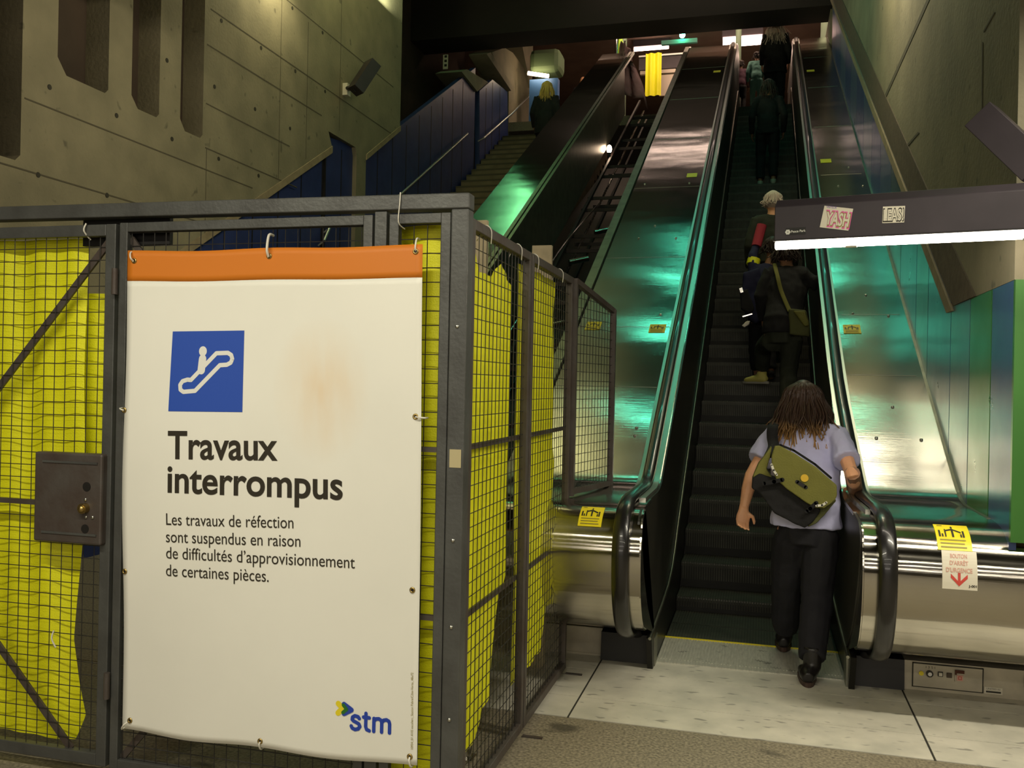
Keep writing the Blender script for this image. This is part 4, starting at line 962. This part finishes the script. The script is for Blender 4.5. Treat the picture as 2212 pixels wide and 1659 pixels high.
cu = sheet_grid(lambda u, v: ([(-2.709, 8.077), (-2.374, 8.82)][0][0] + u * .36, 21 + .03 * math.sin(u * 14), 8.25 + v * .98), 20, 6).build('yellow_curtain', M['tarp'], None, 180); tag(cu, 'bright yellow sheet hanging on the upper landing', 'sheet')
a, b_ = [(-2.429, 8.364), (-2.057, 8.976)]
tag(MB().box((a[0], 21.4, a[1]), (b_[0] + .1, 21.45, b_[1] - .12)).box((a[0] - .45, 21.35, b_[1] - .1), (b_[0], 21.45, b_[1] - .02)).build('white_panel', M['panel_white']), 'white ribbed panel beside the yellow sheet upstairs', 'panel')
a, b_ = [(-2.999, 9.202), (-1.902, 9.499)]
tag(MB().box((a[0], 22, a[1]), (b_[0], 22.3, b_[1])).build('dark_beam', M['lamp_body']), 'dark horizontal beam over the yellow sheet upstairs', 'beam')
tag(MB().box((a[0], 21.95, b_[1]), (b_[0] + .2, 22.2, b_[1] + .04)).build('steel_rail', M['rail_steel']), 'pale green horizontal rail over the dark beam upstairs', 'rail')
a, b_ = [(-5.202, 8.024), (-4.546, 8.472)]
kz = thing('kiosk_wall', 'blue lit wall with warm tube lamp at the top of the stairs', 'kiosk', (a[0], 20, 7.35))
MB().box((a[0], 20, 7.35), (b_[0], 20.2, b_[1])).build('blue_wall', mat('kiosk_blue', (.05, .16, .42), .5), kz)
MB().loft([(a[0], 19.85, b_[1] + .1), (b_[0] - .18, 19.85, b_[1] + .0)], .045, (0, 0, 1), 10).build('light_tube', emat('kiosk_tube', (1, .74, .45), 16), kz, 40)
c_, d_ = [(-5.215, 8.623), (-4.507, 9.156)]
bevel(MB().box((c_[0], 19.95, c_[1]), (d_[0], 20.6, d_[1])).build('green_fascia', mat('fascia_green', (.13, .20, .10), .7), kz), .12)
a = (-3.136, 20, 9.069)
hv = MB().loft([(a[0], 20, 7.35), (a[0], 20, 8.6), (a[0] + .02, 20, 8.85), (a[0] - .02, 20, 9.35), (a[0] - .02, 20, 9.55)], [.02, .09, .09, .03, .02]).build('green_flag', M['hivis'], None, 60); tag(hv, 'small lime green object at the dismantled escalator top', 'flag')
a, b_ = [(0.615, 7.59), (1.061, 9.136)]
tag(MB().box((a[0], 20.6, 7.35), (b_[0] + .6, 20.8, b_[1])).build('dark_partition', mat('partition', (.035, .05, .03), .5)), 'dark partition above the right deck at the top', 'partition')
a = (1.228, 20.3, 9.227)
tag(MB().cyl((a[0], 20.3, 7.35), (a[0], 20.3, 10.3), .16, 14).build('column', M['column'], None, 40), 'pale green column at the top right by the wall', 'column')

# ------------------------------------------------------------------ people
def hand(mb, w, d, pn, th, curl=.5, s=1.):
    """w wrist, d pointing direction, pn palm-facing normal, th thumb side"""
    w = V(w); d = V(d).normalized(); pn = V(pn); pn = (pn - d * pn.dot(d)).normalized(); th = V(th); th = (th - d * th.dot(d) - pn * th.dot(pn)).normalized()
    k = w + d * .085 * s
    mb.loft([w - d * .02 * s, w + d * .015 * s, w + d * .05 * s, k], [(.026 * s, .020 * s), (.031 * s, .018 * s), (.041 * s, .017 * s), (.039 * s, .013 * s)], th, 12)
    for i, (off, ln) in enumerate(((.030, .072), (.010, .080), (-.010, .075), (-.029, .060))):
        b = k + th * off * s - d * .008 * s; a = 0; pts = [b]; dd = d.copy()
        for j, fr in enumerate((.45, .32, .23)):
            a = curl * (.55 + .1 * i) * (1 if j else .7)
            dd = (dd * math.cos(a) + pn * math.sin(a)).normalized()
            q = dd.cross(th.cross(dd)); pts.append(pts[-1] + dd * ln * fr * s)
            pn_ = pn - dd * pn.dot(dd)
            if pn_.length > .1: pn = pn_.normalized() if False else pn
        mb.loft(pts, [.0088 * s, .0085 * s, .0078 * s, .006 * s], th, 8)
    tb_ = w + d * .022 * s + th * .026 * s
    t1_ = tb_ + (d * .6 + th * .75 + pn * .3).normalized() * .036 * s; t2_ = t1_ + (d * .85 + th * .25 + pn * .45).normalized() * .030 * s; t3_ = t2_ + (d * .9 + pn * .5).normalized() * .022 * s
    mb.loft([tb_ - th * .01 * s, t1_, t2_, t3_], [.0135 * s, .0108 * s, .0095 * s, .007 * s], pn, 8)

def strands(mb, c, rad, fwd, n, ln, r=.006, spread=.05, seed=1, back=.0):
    """hair: locks that start on the skull and fall along the head to length ln"""
    rnd = random.Random(seed); c = V(c); fwd = V(fwd).normalized(); up = V((0, 0, 1)); sd = fwd.cross(up).normalized()
    for i in range(n):
        a = rnd.uniform(-math.pi * .78, math.pi * .78); e = rnd.uniform(.15, 1.25) if i % 3 else rnd.uniform(.9, 1.5)
        dirv = (-fwd * math.cos(a) + sd * math.sin(a)) * math.cos(e) + up * math.sin(e)
        p0 = c + V((dirv.x * rad[0], dirv.y * rad[1], dirv.z * rad[2])) * 1.02
        flat = (-fwd * math.cos(a) + sd * math.sin(a))
        L_ = ln * rnd.uniform(.45, 1.1) * (1.12 if n > 400 and math.sin(a) > 0 else 1); out = rad[0] * rnd.uniform(1.15, 1.5 if n > 400 else 1.28)
        p1 = c + flat * out * 1.0 + up * rad[2] * .15; p2 = c + flat * (out + spread * .5 + rnd.uniform(-.02, .012)) - up * L_ * .45 - fwd * back * .45 + V((rnd.uniform(-.02, .02), rnd.uniform(-.02, .02), 0)); p3 = c + flat * (out * .95 + spread * rnd.uniform(.3, 1.2)) - up * L_ - fwd * back + sd * rnd.uniform(-.04, .04)
        mb.loft(smooth_path([p0, (p0 + p1) * .5 + flat * .012 + up * .012, p1, p2, p3], 3), [r * (1.0 - .045 * k) for k in range(13)], sd, 5)

def figure(label, J, C_, fwd=(0, 1, 0), s=1., voxel=.012, sleeve=1., hairlen=.2, nh=60, group=None, hd=True, curlL=.5, curlR=.9, build_shirt=True, coat=0., palmL=None, baggy=1., wr_=.009):
    loc = J['root']; t = thing('person', label, 'person', loc, group)
    fwd = V(fwd).normalized(); up = V((0, 0, 1)); sd = fwd.cross(up).normalized()   # sd = person's right
    j = {k: V(v) for k, v in J.items()}
    b = MB()
    h = j['head']; rt = Matrix.Identity(3)
    b.ell(h, (.076 * s, .094 * s, .112 * s), 16, 12); b.ell(h + fwd * .035 * s - up * .035 * s, (.058 * s, .062 * s, .075 * s))
    b.loft([h + fwd * .088 * s + up * .02 * s, h + fwd * .108 * s - up * .012 * s, h + fwd * .09 * s - up * .022 * s], [.008 * s, .013 * s, .006 * s], sd, 8)
    b.ell(h + fwd * .088 * s - up * .052 * s, (.024 * s, .012 * s, .009 * s))
    for q in (-1, 1): b.ell(h + sd * q * .078 * s - up * .012 * s, (.010 * s, .018 * s, .030 * s)); b.ell(h + fwd * .084 * s + sd * q * .03 * s + up * .012 * s, (.014 * s, .008 * s, .009 * s))
    b.loft([h - up * .06 * s - fwd * .01 * s, (h + j['neck']) * .5 - up * .03 * s, j['neck'] - up * .02 * s], [.056 * s, .054 * s, .068 * s], sd, 12)
    b.loft([j['pelvis'] - up * .06 * s, j['pelvis'] + up * .05 * s, (j['pelvis'] + j['chest']) * .5, j['chest'], j['neck'] - up * .03 * s], [(.108 * s, .078 * s), (.115 * s, .078 * s), (.115 * s, .08 * s), (.138 * s, .085 * s), (.08 * s, .06 * s)], sd, 14)
    for a in 'LR':
        b.loft([j['neck'] - up * .08 * s, j['sh' + a] - up * .012, (j['sh' + a] + j['el' + a]) * .5, j['el' + a], (j['el' + a] * .6 + j['wr' + a] * .4), j['wr' + a]], [.035 * s, .044 * s, .042 * s, .037 * s, .038 * s, .026 * s], sd, 10)
        b.loft([j['pelvis'], j['hip' + a], (j['hip' + a] + j['kn' + a]) * .5, j['kn' + a], j['kn' + a] * .6 + j['an' + a] * .4, j['an' + a]], [.08 * s, .085 * s, .07 * s, .052 * s, .052 * s, .036 * s], sd, 10)
        b.loft([j['an' + a] - fwd * .02, j['an' + a] - up * .04 * s + fwd * .05 * s, j['an' + a] - up * .055 * s + fwd * .13 * s], [.034 * s, .036 * s, .025 * s], sd, 8)
        if hd:
            hv_ = j.get('hd' + a, j['wr' + a] * 2 - j['el' + a]) - j['wr' + a]; q = 1 if a == 'R' else -1
            pnl = J.get('palm' + a, tuple(-sd * q)); thb = J.get('thumb' + a, tuple(fwd))
            hand(b, j['wr' + a], hv_, pnl, thb, curlL if a == 'L' else curlR, s)
    body = blob(b, 'body', M[C_['skin']], t, voxel * .55, 2, origin=j['pelvis'])
    # top
    c = MB(); g = 1.18 * baggy
    hem = j['pelvis'] - up * (.02 + coat) * s
    c.loft([hem, j['pelvis'] + up * .10 * s, (j['pelvis'] + j['chest']) * .5, j['chest'], j['neck'] * .55 + j['chest'] * .45, j['neck'] + up * .0], [(.165 * s * g / 1.1, .125 * s), (.155 * s * g / 1.1, .118 * s), (.152 * s * g / 1.1, .112 * s), (.172 * s * g / 1.1, .122 * s), (.15 * s, .10 * s), (.072 * s, .066 * s)], sd, 16)
    for a in 'LR':
        e_ = j['el' + a]; sh = j['sh' + a]; wr = j['wr' + a]
        c.loft([j['neck'] - up * .045 * s, (j['neck'] - up * .05 * s) * .5 + sh * .5, sh], [(.06 * s, .07 * s), (.062 * s, .075 * s), (.062 * s, .068 * s)], fwd, 12)
        if sleeve >= 1: c.loft([j['chest'] * .4 + sh * .6, sh, (sh + e_) * .5, e_, (e_ + wr) * .5, wr], [.07 * s, .068 * s * g / 1.1, .062 * s, .055 * s, .050 * s, .042 * s], sd, 12)
        else: c.loft([j['chest'] * .4 + sh * .6 + up * .02, sh, sh.lerp(e_, sleeve * .5), sh.lerp(e_, sleeve)], [.075 * s, .073 * s, .074 * s, .078 * s], sd, 14)
    top = blob(c, 'shirt' if not coat else 'jacket', M[C_['top']], t, voxel * .8, 3, wrinkle=wr_ * s, wfreq=11 / s, origin=j['chest'])
    c = MB()
    c.loft([j['pelvis'] + up * .09 * s, j['pelvis'] + up * .0, j['pelvis'] - up * .11 * s], [(.128 * s, .095 * s), (.152 * s, .112 * s), (.14 * s, .12 * s)], sd, 14)
    for a in 'LR':
        c.loft([j['pelvis'] * .5 + j['hip' + a] * .5, j['hip' + a] - up * .04 * s, (j['hip' + a] + j['kn' + a]) * .5, j['kn' + a], (j['kn' + a] + j['an' + a]) * .5, j['an' + a] + up * .045 * s], [.10 * s, .103 * s, .088 * s * baggy, .076 * s * baggy, .074 * s * baggy, .064 * s * baggy], sd, 12)
    blob(c, 'trousers', M[C_['legs']], t, voxel * .8, 3, wrinkle=.010 * s, wfreq=10 / s, origin=j['pelvis'])
    for a in 'LR':
        an = j['an' + a]; fl_ = j.get('sole' + a, an - up * .09 * s); tdir = V(J.get('foot' + a, tuple(fwd))).normalized()
        c = MB(); bt = C_.get('boot', 0)
        c.loft([an + up * (.11 if bt else .01) * s, an, fl_ + up * .05 * s], [.05 * s, .048 * s, .046 * s], sd, 12)
        c.loft([fl_ - tdir * .055 * s + up * .045 * s, fl_ + up * .05 * s, fl_ + tdir * .09 * s + up * .045 * s, fl_ + tdir * .17 * s + up * .032 * s, fl_ + tdir * .20 * s + up * .028 * s], [(.030 * s, .030 * s), (.044 * s, .04 * s), (.047 * s, .035 * s), (.046 * s, .027 * s), (.03 * s, .02 * s)], sd, 14)
        sh_ = blob(c, 'boot' if bt else 'shoe', M[C_['shoe']], t, .008 * max(s, 1) if voxel < .012 else .014, 2, origin=fl_)
        so_ = MB(); o2 = []
        n_ = 20
        for k in range(n_):
            q = 2 * math.pi * k / n_; x = math.sin(q) * .050 * s * (1 if math.cos(q) > 0 else .86); yv = math.cos(q) * .145 * s + .075 * s
            o2.append(fl_ + sd * x + tdir * yv)
        so_.prism(o2, (0, 0, .024 * s)); so_.build('sole', M[C_.get('sole', 'sole')], sh_)
    if hairlen:
        c = MB(); hc = h + up * .012 * s - fwd * .012 * s
        c.ell(hc, (.084 * s, .096 * s, .115 * s), 16, 12)
        cap = MB(); cap.ell(hc + up * .008 * s, (.086 * s, .098 * s, .114 * s), 18, 14)
        # drop the face side of the cap
        keep = [f for f in cap.f if not ((sum((V(cap.v[i]) - hc).dot(fwd) for i in f) / len(f)) > .045 * s and (sum((V(cap.v[i]) - hc).z for i in f) / len(f)) < .06 * s)]
        cap.f = keep; cap.mi = [0] * len(keep)
        strands(cap, hc, (.080 * s, .092 * s, .110 * s), fwd, nh, hairlen, .008 * s if nh < 100 else .0075, C_.get('spread', .03), hash(label) % 99 if False else len(label), C_.get('back', 0))
        cap.build('hair', M[C_['hair']], t, 180, origin=hc)
    return t, j

# --- foremost person
J1 = dict(root=(.25, 5.3, 0),
    head=(0.242, 5.74, 1.493), neck=(0.251, 5.64, 1.363), chest=(0.261, 5.56, 1.181), pelvis=(0.259, 5.42, 0.811),
    shL=(0.079, 5.62, 1.287), elL=(-0.048, 5.5, 1.057), wrL=(-0.083, 5.42, 0.876), hdL=(-0.094, 5.38, 0.716),
    shR=(0.437, 5.56, 1.295), elR=(0.492, 5.3, 1.095), wrR=(0.524, 5.52, 1.012), hdR=(0.548, 5.72, 0.993),
    hipL=(0.183, 5.44, 0.75), knL=(0.166, 5.58, 0.381), anL=(0.164, 5.7, 0.089), soleL=(.158, 5.70, .012),
    hipR=(0.342, 5.42, 0.763), knR=(0.323, 5.36, 0.404), anR=(0.292, 5.15, 0.08), soleR=(.268, 5.10, .0),
    palmL=(.15, -1, 0), thumbL=(1, 0, 0), palmR=(0, 0, -1), thumbR=(-1, 0, 0))
p1, j1 = figure('person in lavender short sleeved shirt and black trousers stepping onto the escalator', J1,
    dict(skin='skin', top='shirt', legs='trousers', shoe='boot', hair='brown_hair', boot=1, spread=.075, back=.10), voxel=.010, sleeve=.62, hairlen=.31, nh=520, wr_=.014, curlL=1.25, curlR=.55, baggy=1.12)
# back pocket and its flap, seen under the shirt hem
# messenger bag across the back
def soft(pts2, y0, y1, name, m, parent, voxel=.006, sm=5, wr=.002):
    return blob(MB().py_(pts2, y0, y1), name, M[m], parent, voxel, sm, wr, 20, origin=(pts2[0][0], y0, pts2[0][1]))
bag = thing('messenger_bag', 'olive messenger bag with black lower part worn across the back of the lavender shirt', 'bag', (0.199, 5.33, 1.053))
soft([(-0.036, 1.07), (-0.002, 1.098), (0.124, 1.065), (0.297, 0.953), (0.327, 0.913), (0.29, 0.85), (0.246, 0.809), (0.182, 0.833), (0.082, 0.884), (0, 0.989), (-0.04, 1.013)], 5.22, 5.36, 'bag_body', 'black_cloth', bag, .007, 5, .004)
soft([(0.077, 1.253), (0.102, 1.256), (0.184, 1.216), (0.298, 1.144), (0.403, 1.054), (0.406, 1.001), (0.392, 0.97), (0.343, 0.927), (0.297, 0.925), (0.248, 0.952), (0.149, 1.019), (0.091, 1.068), (0.065, 1.128), (0.061, 1.193)], 5.19, 5.25, 'bag_flap', 'olive', bag, .006, 5, .0015)
soft([(0.065, 1.256), (0.056, 1.191), (0.038, 1.12), (0.069, 1.075), (0.024, 1.058), (-0.026, 1.05), (-0.036, 1.076), (-0.008, 1.15)], 5.24, 5.34, 'side_pocket', 'olive', bag, .006, 4, .002)
soft([(0.293, 0.906), (0.394, 0.978), (0.408, 0.969), (0.371, 0.916), (0.304, 0.835), (0.256, 0.81)], 5.24, 5.33, 'bag_corner', 'olive_dark', bag, .006, 4, .002)
def bt_(pts, y, w, name, m): 
    o = MB(); stroke(o, pts, w, lambda u, v: (u, y, v)); ob = o.build(name, M[m], bag); q = ob.modifiers.new('s', 'SOLIDIFY'); q.thickness = .006; return ob
bt_([(0.063, 1.152), (0.074, 1.122), (0.091, 1.098)], 5.184, .012, 'reflective_strip', 'reflector'); bt_([(0.301, 0.94), (0.329, 0.944), (0.35, 0.96)], 5.184, .012, 'reflective_strip', 'reflector')
bt_([(0.121, 1.072), (0.078, 1.06), (0.024, 1.047)], 5.185, .022, 'buckle_strap', 'black_cloth'); bt_([(0.299, 0.955), (0.269, 0.923), (0.25, 0.907)], 5.185, .022, 'buckle_strap', 'black_cloth')
bt_([(0.198, 1.065), (0.244, 1.037)], 5.186, .020, 'name_patch', 'black')
bt_([(0.108, 1.257), (0.18, 1.23), (0.292, 1.159), (0.376, 1.088)], 5.25, .012, 'bag_edge', 'black_cloth')
bg_ = (0.236, 5.18, 1.087)
MB().cyl((bg_[0], 5.192, bg_[2]), (bg_[0], 5.182, bg_[2]), .0205, 24).build('round_badge', M['badge_gold'], bag, 40)
sp_ = [(0.078, 5.6, 1.327), (0.068, 5.53, 1.27), (0.066, 5.5, 1.204), (0.058, 5.36, 1.148)]
def ribbon(pts, w, name, m, par, side=(1, 0, 0), th=.006):
    o = MB().loft([tuple(p) for p in smooth_path([V(p) for p in pts], 5)], [(w / 2, th)] * ((len(pts) - 1) * 5 + 1), side, 10); return o.build(name, M[m], par, 60)
ribbon([(0.083, 5.62, 1.359), (0.068, 5.5, 1.339), (0.067, 5.47, 1.286), (0.074, 5.4, 1.238), (0.052, 5.3, 1.191)], .062, 'padded_strap', 'black_cloth', bag, th=.012)
# wrist cover on the right forearm: dark brace
ribbon([(0.489, 5.3, 1.115), (0.508, 5.42, 1.058), (0.524, 5.52, 1.007)], .085, 'arm_brace', 'skin_dark', p1, th=.040)
# --- climbers (positions on the moving steps)
def climber(x, y, zf, H, label, C_, stride=.30, up2=.19, lean=.05, **kw):
    s = H / 1.72; q = lambda a, b_, c: (x + a * s, y + b_ * s, zf + c * s)
    J = dict(root=(x, y, zf), head=q(0, lean * 1.6 + .02, 1.60), neck=q(0, lean * 1.2, 1.44), chest=q(0, lean, 1.24), pelvis=q(0, 0, .93),
        shL=q(-.18, lean, 1.38), elL=q(-.25, -.02, 1.10), wrL=q(-.24, .12, .88), shR=q(.18, lean, 1.38), elR=q(.25, -.02, 1.10), wrR=q(.24, .12, .88),
        hipL=q(-.09, .0, .90), knL=q(-.10, .10, .50 + up2 * .6), anL=q(-.10, stride * .55, .09 + up2), hipR=q(.09, 0, .90), knR=q(.10, .04, .50), anR=q(.10, -.05, .09))
    J['soleL'] = (J['anL'][0], J['anL'][1], zf + up2 * s); J['soleR'] = (J['anR'][0], J['anR'][1], zf)
    J.update(kw.pop('J', {}))
    return figure(label, J, C_, s=s, **kw)
BLK = dict(skin='skin_dark', top='black_cloth', legs='dark_green', shoe='yellow_shoe', hair='dark_hair', sole='pale_shoe')
zst = lambda y: (math.floor((y - 7.165) / .335) * .1934 + .472)
y2 = 8.30
J2 = dict(root=(.0, 8.3, 1.05), head=(0.194, 8.62, 2.796), neck=(0.204, 8.58, 2.657), chest=(0.206, 8.52, 2.462), pelvis=(0.171, 8.4, 2.082), shL=(0.043, 8.55, 2.605), elL=(-0.025, 8.5, 2.4), wrL=(0.003, 8.62, 2.2),
        shR=(0.369, 8.52, 2.597), elR=(0.449, 8.5, 2.487), wrR=(0.484, 8.46, 2.564), hdR=(0.53, 8.6, 2.622), palmR=(0, 0, -1), thumbR=(-1, 0, 0),
        hipL=(0.093, 8.42, 2.029), knL=(0.008, 8.85, 1.948), anL=(0.004, 9, 1.725), soleL=(0.006, 8.98, 1.615), footL=(-.75, .6, 0), hipR=(0.25, 8.4, 2.021), knR=(0.233, 8.42, 1.735), anR=(0.226, 8.22, 1.411))
figure('person in black with thin olive shoulder strap, one hand on the rail', J2, BLK, voxel=.012, sleeve=1., hairlen=.10, nh=80, curlR=.8)
cb_ = thing('shoulder_bag', 'small olive pouch bag hanging at the hip of the person in black', 'bag', (0.301, 8.26, 2.134))
blob(MB().py_([(0.214, 2.26), (0.355, 2.244), (0.388, 2.132), (0.39, 2.021), (0.23, 2.036)], 8.14, 8.26), 'pouch', M['olive_dark'], cb_, .010, 4, .004, 14, origin=(0.3, 8.24, 2.132))
blob(MB().py_([(0.246, 2.238), (0.345, 2.23), (0.381, 2.111), (0.347, 2.103)], 8.10, 8.14), 'pouch_flap', M['olive'], cb_, .008, 3, .002, 14, origin=(0.297, 8.16, 2.166))
ribbon([(0.094, 8.56, 2.698), (0.122, 8.42, 2.564), (0.156, 8.38, 2.428), (0.227, 8.3, 2.249)], .035, 'shoulder_strap', 'olive', cb_)
NV = dict(skin='skin_dark', top='navy', legs='black_cloth', shoe='black_cloth', hair='dark_hair', sole='black')
J3 = dict(root=(-.20, 9.35, 1.65), head=(0.079, 9.45, 2.978), neck=(0.055, 9.42, 2.803), chest=(0.005, 9.4, 2.626), pelvis=(0.003, 9.35, 2.254), shL=(-0.095, 9.38, 2.726), elL=(-0.107, 9.42, 2.898), wrL=(-0.074, 9.5, 3.021), hdL=(-0.05, 9.55, 3.136),
        shR=(0.101, 9.42, 2.719), elR=(0.162, 9.4, 2.487), wrR=(0.19, 9.5, 2.311), hipL=(-0.053, 9.35, 2.208), knL=(-0.062, 9.4, 1.934), anL=(-0.049, 9.45, 1.723), soleL=(-0.049, 9.5, 1.696), hipR=(0.057, 9.35, 2.208), knR=(0.071, 9.35, 1.934), anR=(0.088, 9.3, 1.723), soleR=(0.089, 9.3, 1.682))
p3, _ = figure('person in navy jacket with dark backpack and one arm raised in red', J3, NV, voxel=.014, s=.85, hairlen=.08, nh=50, curlL=.3)
ribbon([(-0.074, 9.47, 2.998), (-0.049, 9.5, 3.114), (-0.024, 9.52, 3.219)], .10, 'red_sleeve', 'red_cloth', p3, th=.045)
ribbon([(-0.105, 9.4, 2.803), (-0.093, 9.42, 2.861)], .13, 'yellow_cuff', 'tarp', p3, th=.06)
bp = thing('backpack', 'dark navy backpack with silver buckle on the person in navy', 'backpack', (-0.102, 9.2, 2.469))
blob(MB().py_([(-0.189, 2.696), (-0.041, 2.739), (0.014, 2.558), (0.012, 2.243), (-0.066, 2.197), (-0.164, 2.288), (-0.202, 2.469)], 9.12, 9.30), 'backpack_body', M['navy'], bp, .012, 5, .006, 12, origin=(-0.102, 9.2, 2.469))
blob(MB().py_([(-0.22, 2.51), (-0.146, 2.532), (-0.077, 2.338), (-0.11, 2.275), (-0.208, 2.338)], 9.10, 9.20), 'front_pocket', M['black_cloth'], bp, .010, 4, .004, 12, origin=(-0.157, 9.15, 2.419))
o = MB().beam((-0.211, 9.1, 2.54), (-0.197, 9.1, 2.495), .014, .03); o.beam((-0.188, 9.1, 2.262), (-0.097, 9.1, 2.289), .012, .012); o.build('silver_buckle', M['chrome'], bp)
pb = thing('paper_bag', 'crumpled pale item hanging below the navy backpack', 'bag', (-0.156, 9.1, 2.19))
blob(MB().py_([(-0.195, 2.172), (-0.152, 2.217), (-0.113, 2.222), (-0.125, 2.182), (-0.168, 2.155)], 9.06, 9.12), 'crumpled_paper', M['sticker_white'], pb, .008, 2, .003, 20, origin=(-0.156, 9.1, 2.19))
GY = dict(skin='skin', top='dark_green', legs='black_cloth', shoe='black_cloth', hair='pale_hair', sole='black')
climber(.08, 9.85, zst(9.9), 1.62, 'pale haired person half hidden behind the left end of the lamp housing', GY, voxel=.016, hairlen=.06, nh=50)
DK = dict(skin='skin_dark', top='black_cloth', legs='black_cloth', shoe='pale_shoe', hair='dark_hair', sole='pale_shoe', spread=.05)
climber(.02, 14.75, zst(14.8), 1.70, 'dark dressed person standing mid escalator with pale shoes', DK, voxel=.018, hairlen=.25, nh=60, stride=.1, up2=0, coat=.1)
PH = dict(skin='skin', top='black_cloth', legs='black_cloth', shoe='black_cloth', hair='pale_hair', sole='black', spread=.16)
climber(.14, 18.6, 7.08, 1.78, 'person with big pale hair at the top of the escalator', PH, voxel=.020, hairlen=.42, nh=160, stride=.1, up2=0, coat=.25, baggy=1.25)
TL = dict(skin='skin_dark', top='teal_cloth', legs='teal_cloth', shoe='black_cloth', hair='dark_hair', sole='black')
climber(-.22, 19.6, 7.35, 1.25, 'small person in teal standing far up at the escalator exit', TL, voxel=.022, hairlen=.08, nh=30, stride=.1, up2=0)
PL = dict(skin='skin_dark', top='plum_cloth', legs='black_cloth', shoe='black_cloth', hair='dark_hair', sole='black')
climber(-.55, 19.9, 7.35, 1.2, 'small person in plum at the far escalator exit, next to the one in teal', PL, voxel=.022, hairlen=.08, nh=30, stride=.1, up2=0)
BL = dict(skin='skin_dark', top='black_cloth', legs='black_cloth', shoe='black_cloth', hair='blond_hair', sole='black', spread=.05)
climber(-3.95, 16.4, 5.5, 1.70, 'person with long yellow blond hair climbing the stairs in a dark coat', BL, voxel=.018, hairlen=.36, nh=160, coat=.2, baggy=1.2)
BD = dict(skin='skin', top='black_cloth', legs='black_cloth', shoe='black_cloth', hair='pale_hair', sole='black')
q_ = (-4.284, 21.5, 8.97)
climber(q_[0], 21.5, 7.35, 1.66, 'dark dressed person with pale bald head behind the left deck top', BD, voxel=.022, hairlen=0, stride=.05, up2=0)

# ------------------------------------------------------------------ light
def area(name, loc, size, power, col, rot=(0, 0, 0), spread=math.pi):
    l = bpy.data.lights.new(name, 'AREA'); l.shape = 'RECTANGLE'; l.size, l.size_y = size; l.energy = power; l.color = col; l.spread = spread
    o = bpy.data.objects.new(name, l); COL.objects.link(o); o.location = loc; o.rotation_euler = rot; return o
WARM = (1, .93, .74); GRN = (.12, 1, .66)
area('platform_tubes', (-1.5, 1.2, 3.15), (3.0, .10), 78, WARM)
area('platform_tubes_middle', (.8, -1.6, 3.4), (7.0, .22), 80, WARM)
area('platform_tubes_rear', (0, -5.0, 3.2), (10.0, .40), 90, (1, .9, .78), (math.radians(25), 0, 0))
area('platform_panel_far', (0, -9.5, 2.3), (10.0, .7), 110, (1, .9, .76), (math.radians(88), 0, 0))
area('mouth_tubes', (2.0, 3.3, 3.3), (2.2, .12), 90, WARM)
for y, z, p in ((8.9, 6.3, 9), (10.75, 7.1, 11), (12.6, 8.3, 12), (14.9, 10.4, 9)):
    area('green_tubes', (-.3, y, z), (2.8, .06), p * .7, GRN)
area('deck_tube', (.55, 8.1, 5.45), (1.0, .10), 9, (1, .93, .72))
area('green_corner_tube', (.7, 5.6, 5.6), (.12, 2.0), 4, (.35, 1, .2), (0, math.radians(-60), 0))
area('green_stair_tube', (-4.6, 14.5, 9.2), (.1, 2.0), 9, (.25, 1, .4))
area('wall_washer_left', (-5.15, 9.2, 6.15), (.10, .9), 10, (1, .86, .50), (0, math.radians(35), 0))
area('left_wall_fill', (-2.2, 6.0, 4.72), (.10, 2.2), 62, (1, .86, .58), (0, math.radians(78), 0))  # added fill light that brightens the left wall, not a fixture of the hall
area('wall_washer_right', (.3, 8.2, 6.0), (.12, 2.0), 40, (1, .78, .48), (0, math.radians(-60), 0))
area('soffit_fill', (-5.3, 10.9, 7.0), (.2, 3.4), 190, (.92, .95, .6), (0, math.radians(-150), 0))  # added light, only there to brighten the sloping soffit from below
area('soffit_fill_low', (-2.4, 8.6, 5.42), (.2, 2.0), 70, (.92, .95, .6), (0, math.radians(-185), 0))  # second added light for the lower end of the soffit
area('landing_fill', (-1.2, 19.6, 9.9), (5, .3), 110, (1, .68, .5), (math.radians(35), 0, 0))  # added fill aimed at the yellow sheet on the landing
area('landing_fill_near', (-1.3, 16.9, 9.7), (4, .2), 14, (1, .72, .6), (math.radians(20), 0, 0))  # unseen fill added before the header for the pinkish sheet and people
area('landing_glow_far', (-.6, 24, 10.1), (6, .3), 60, (1, .68, .5))
W_ = bpy.data.worlds.new('world'); W_.use_nodes = True; W_.node_tree.nodes['Background'].inputs['Color'].default_value = (.30, .26, .2, 1); W_.node_tree.nodes['Background'].inputs['Strength'].default_value = .02
S.world = W_
S.view_settings.view_transform = 'Standard'; S.view_settings.look = 'None'; S.view_settings.exposure = 0; S.view_settings.gamma = 1; S.view_settings.use_curve_mapping = False
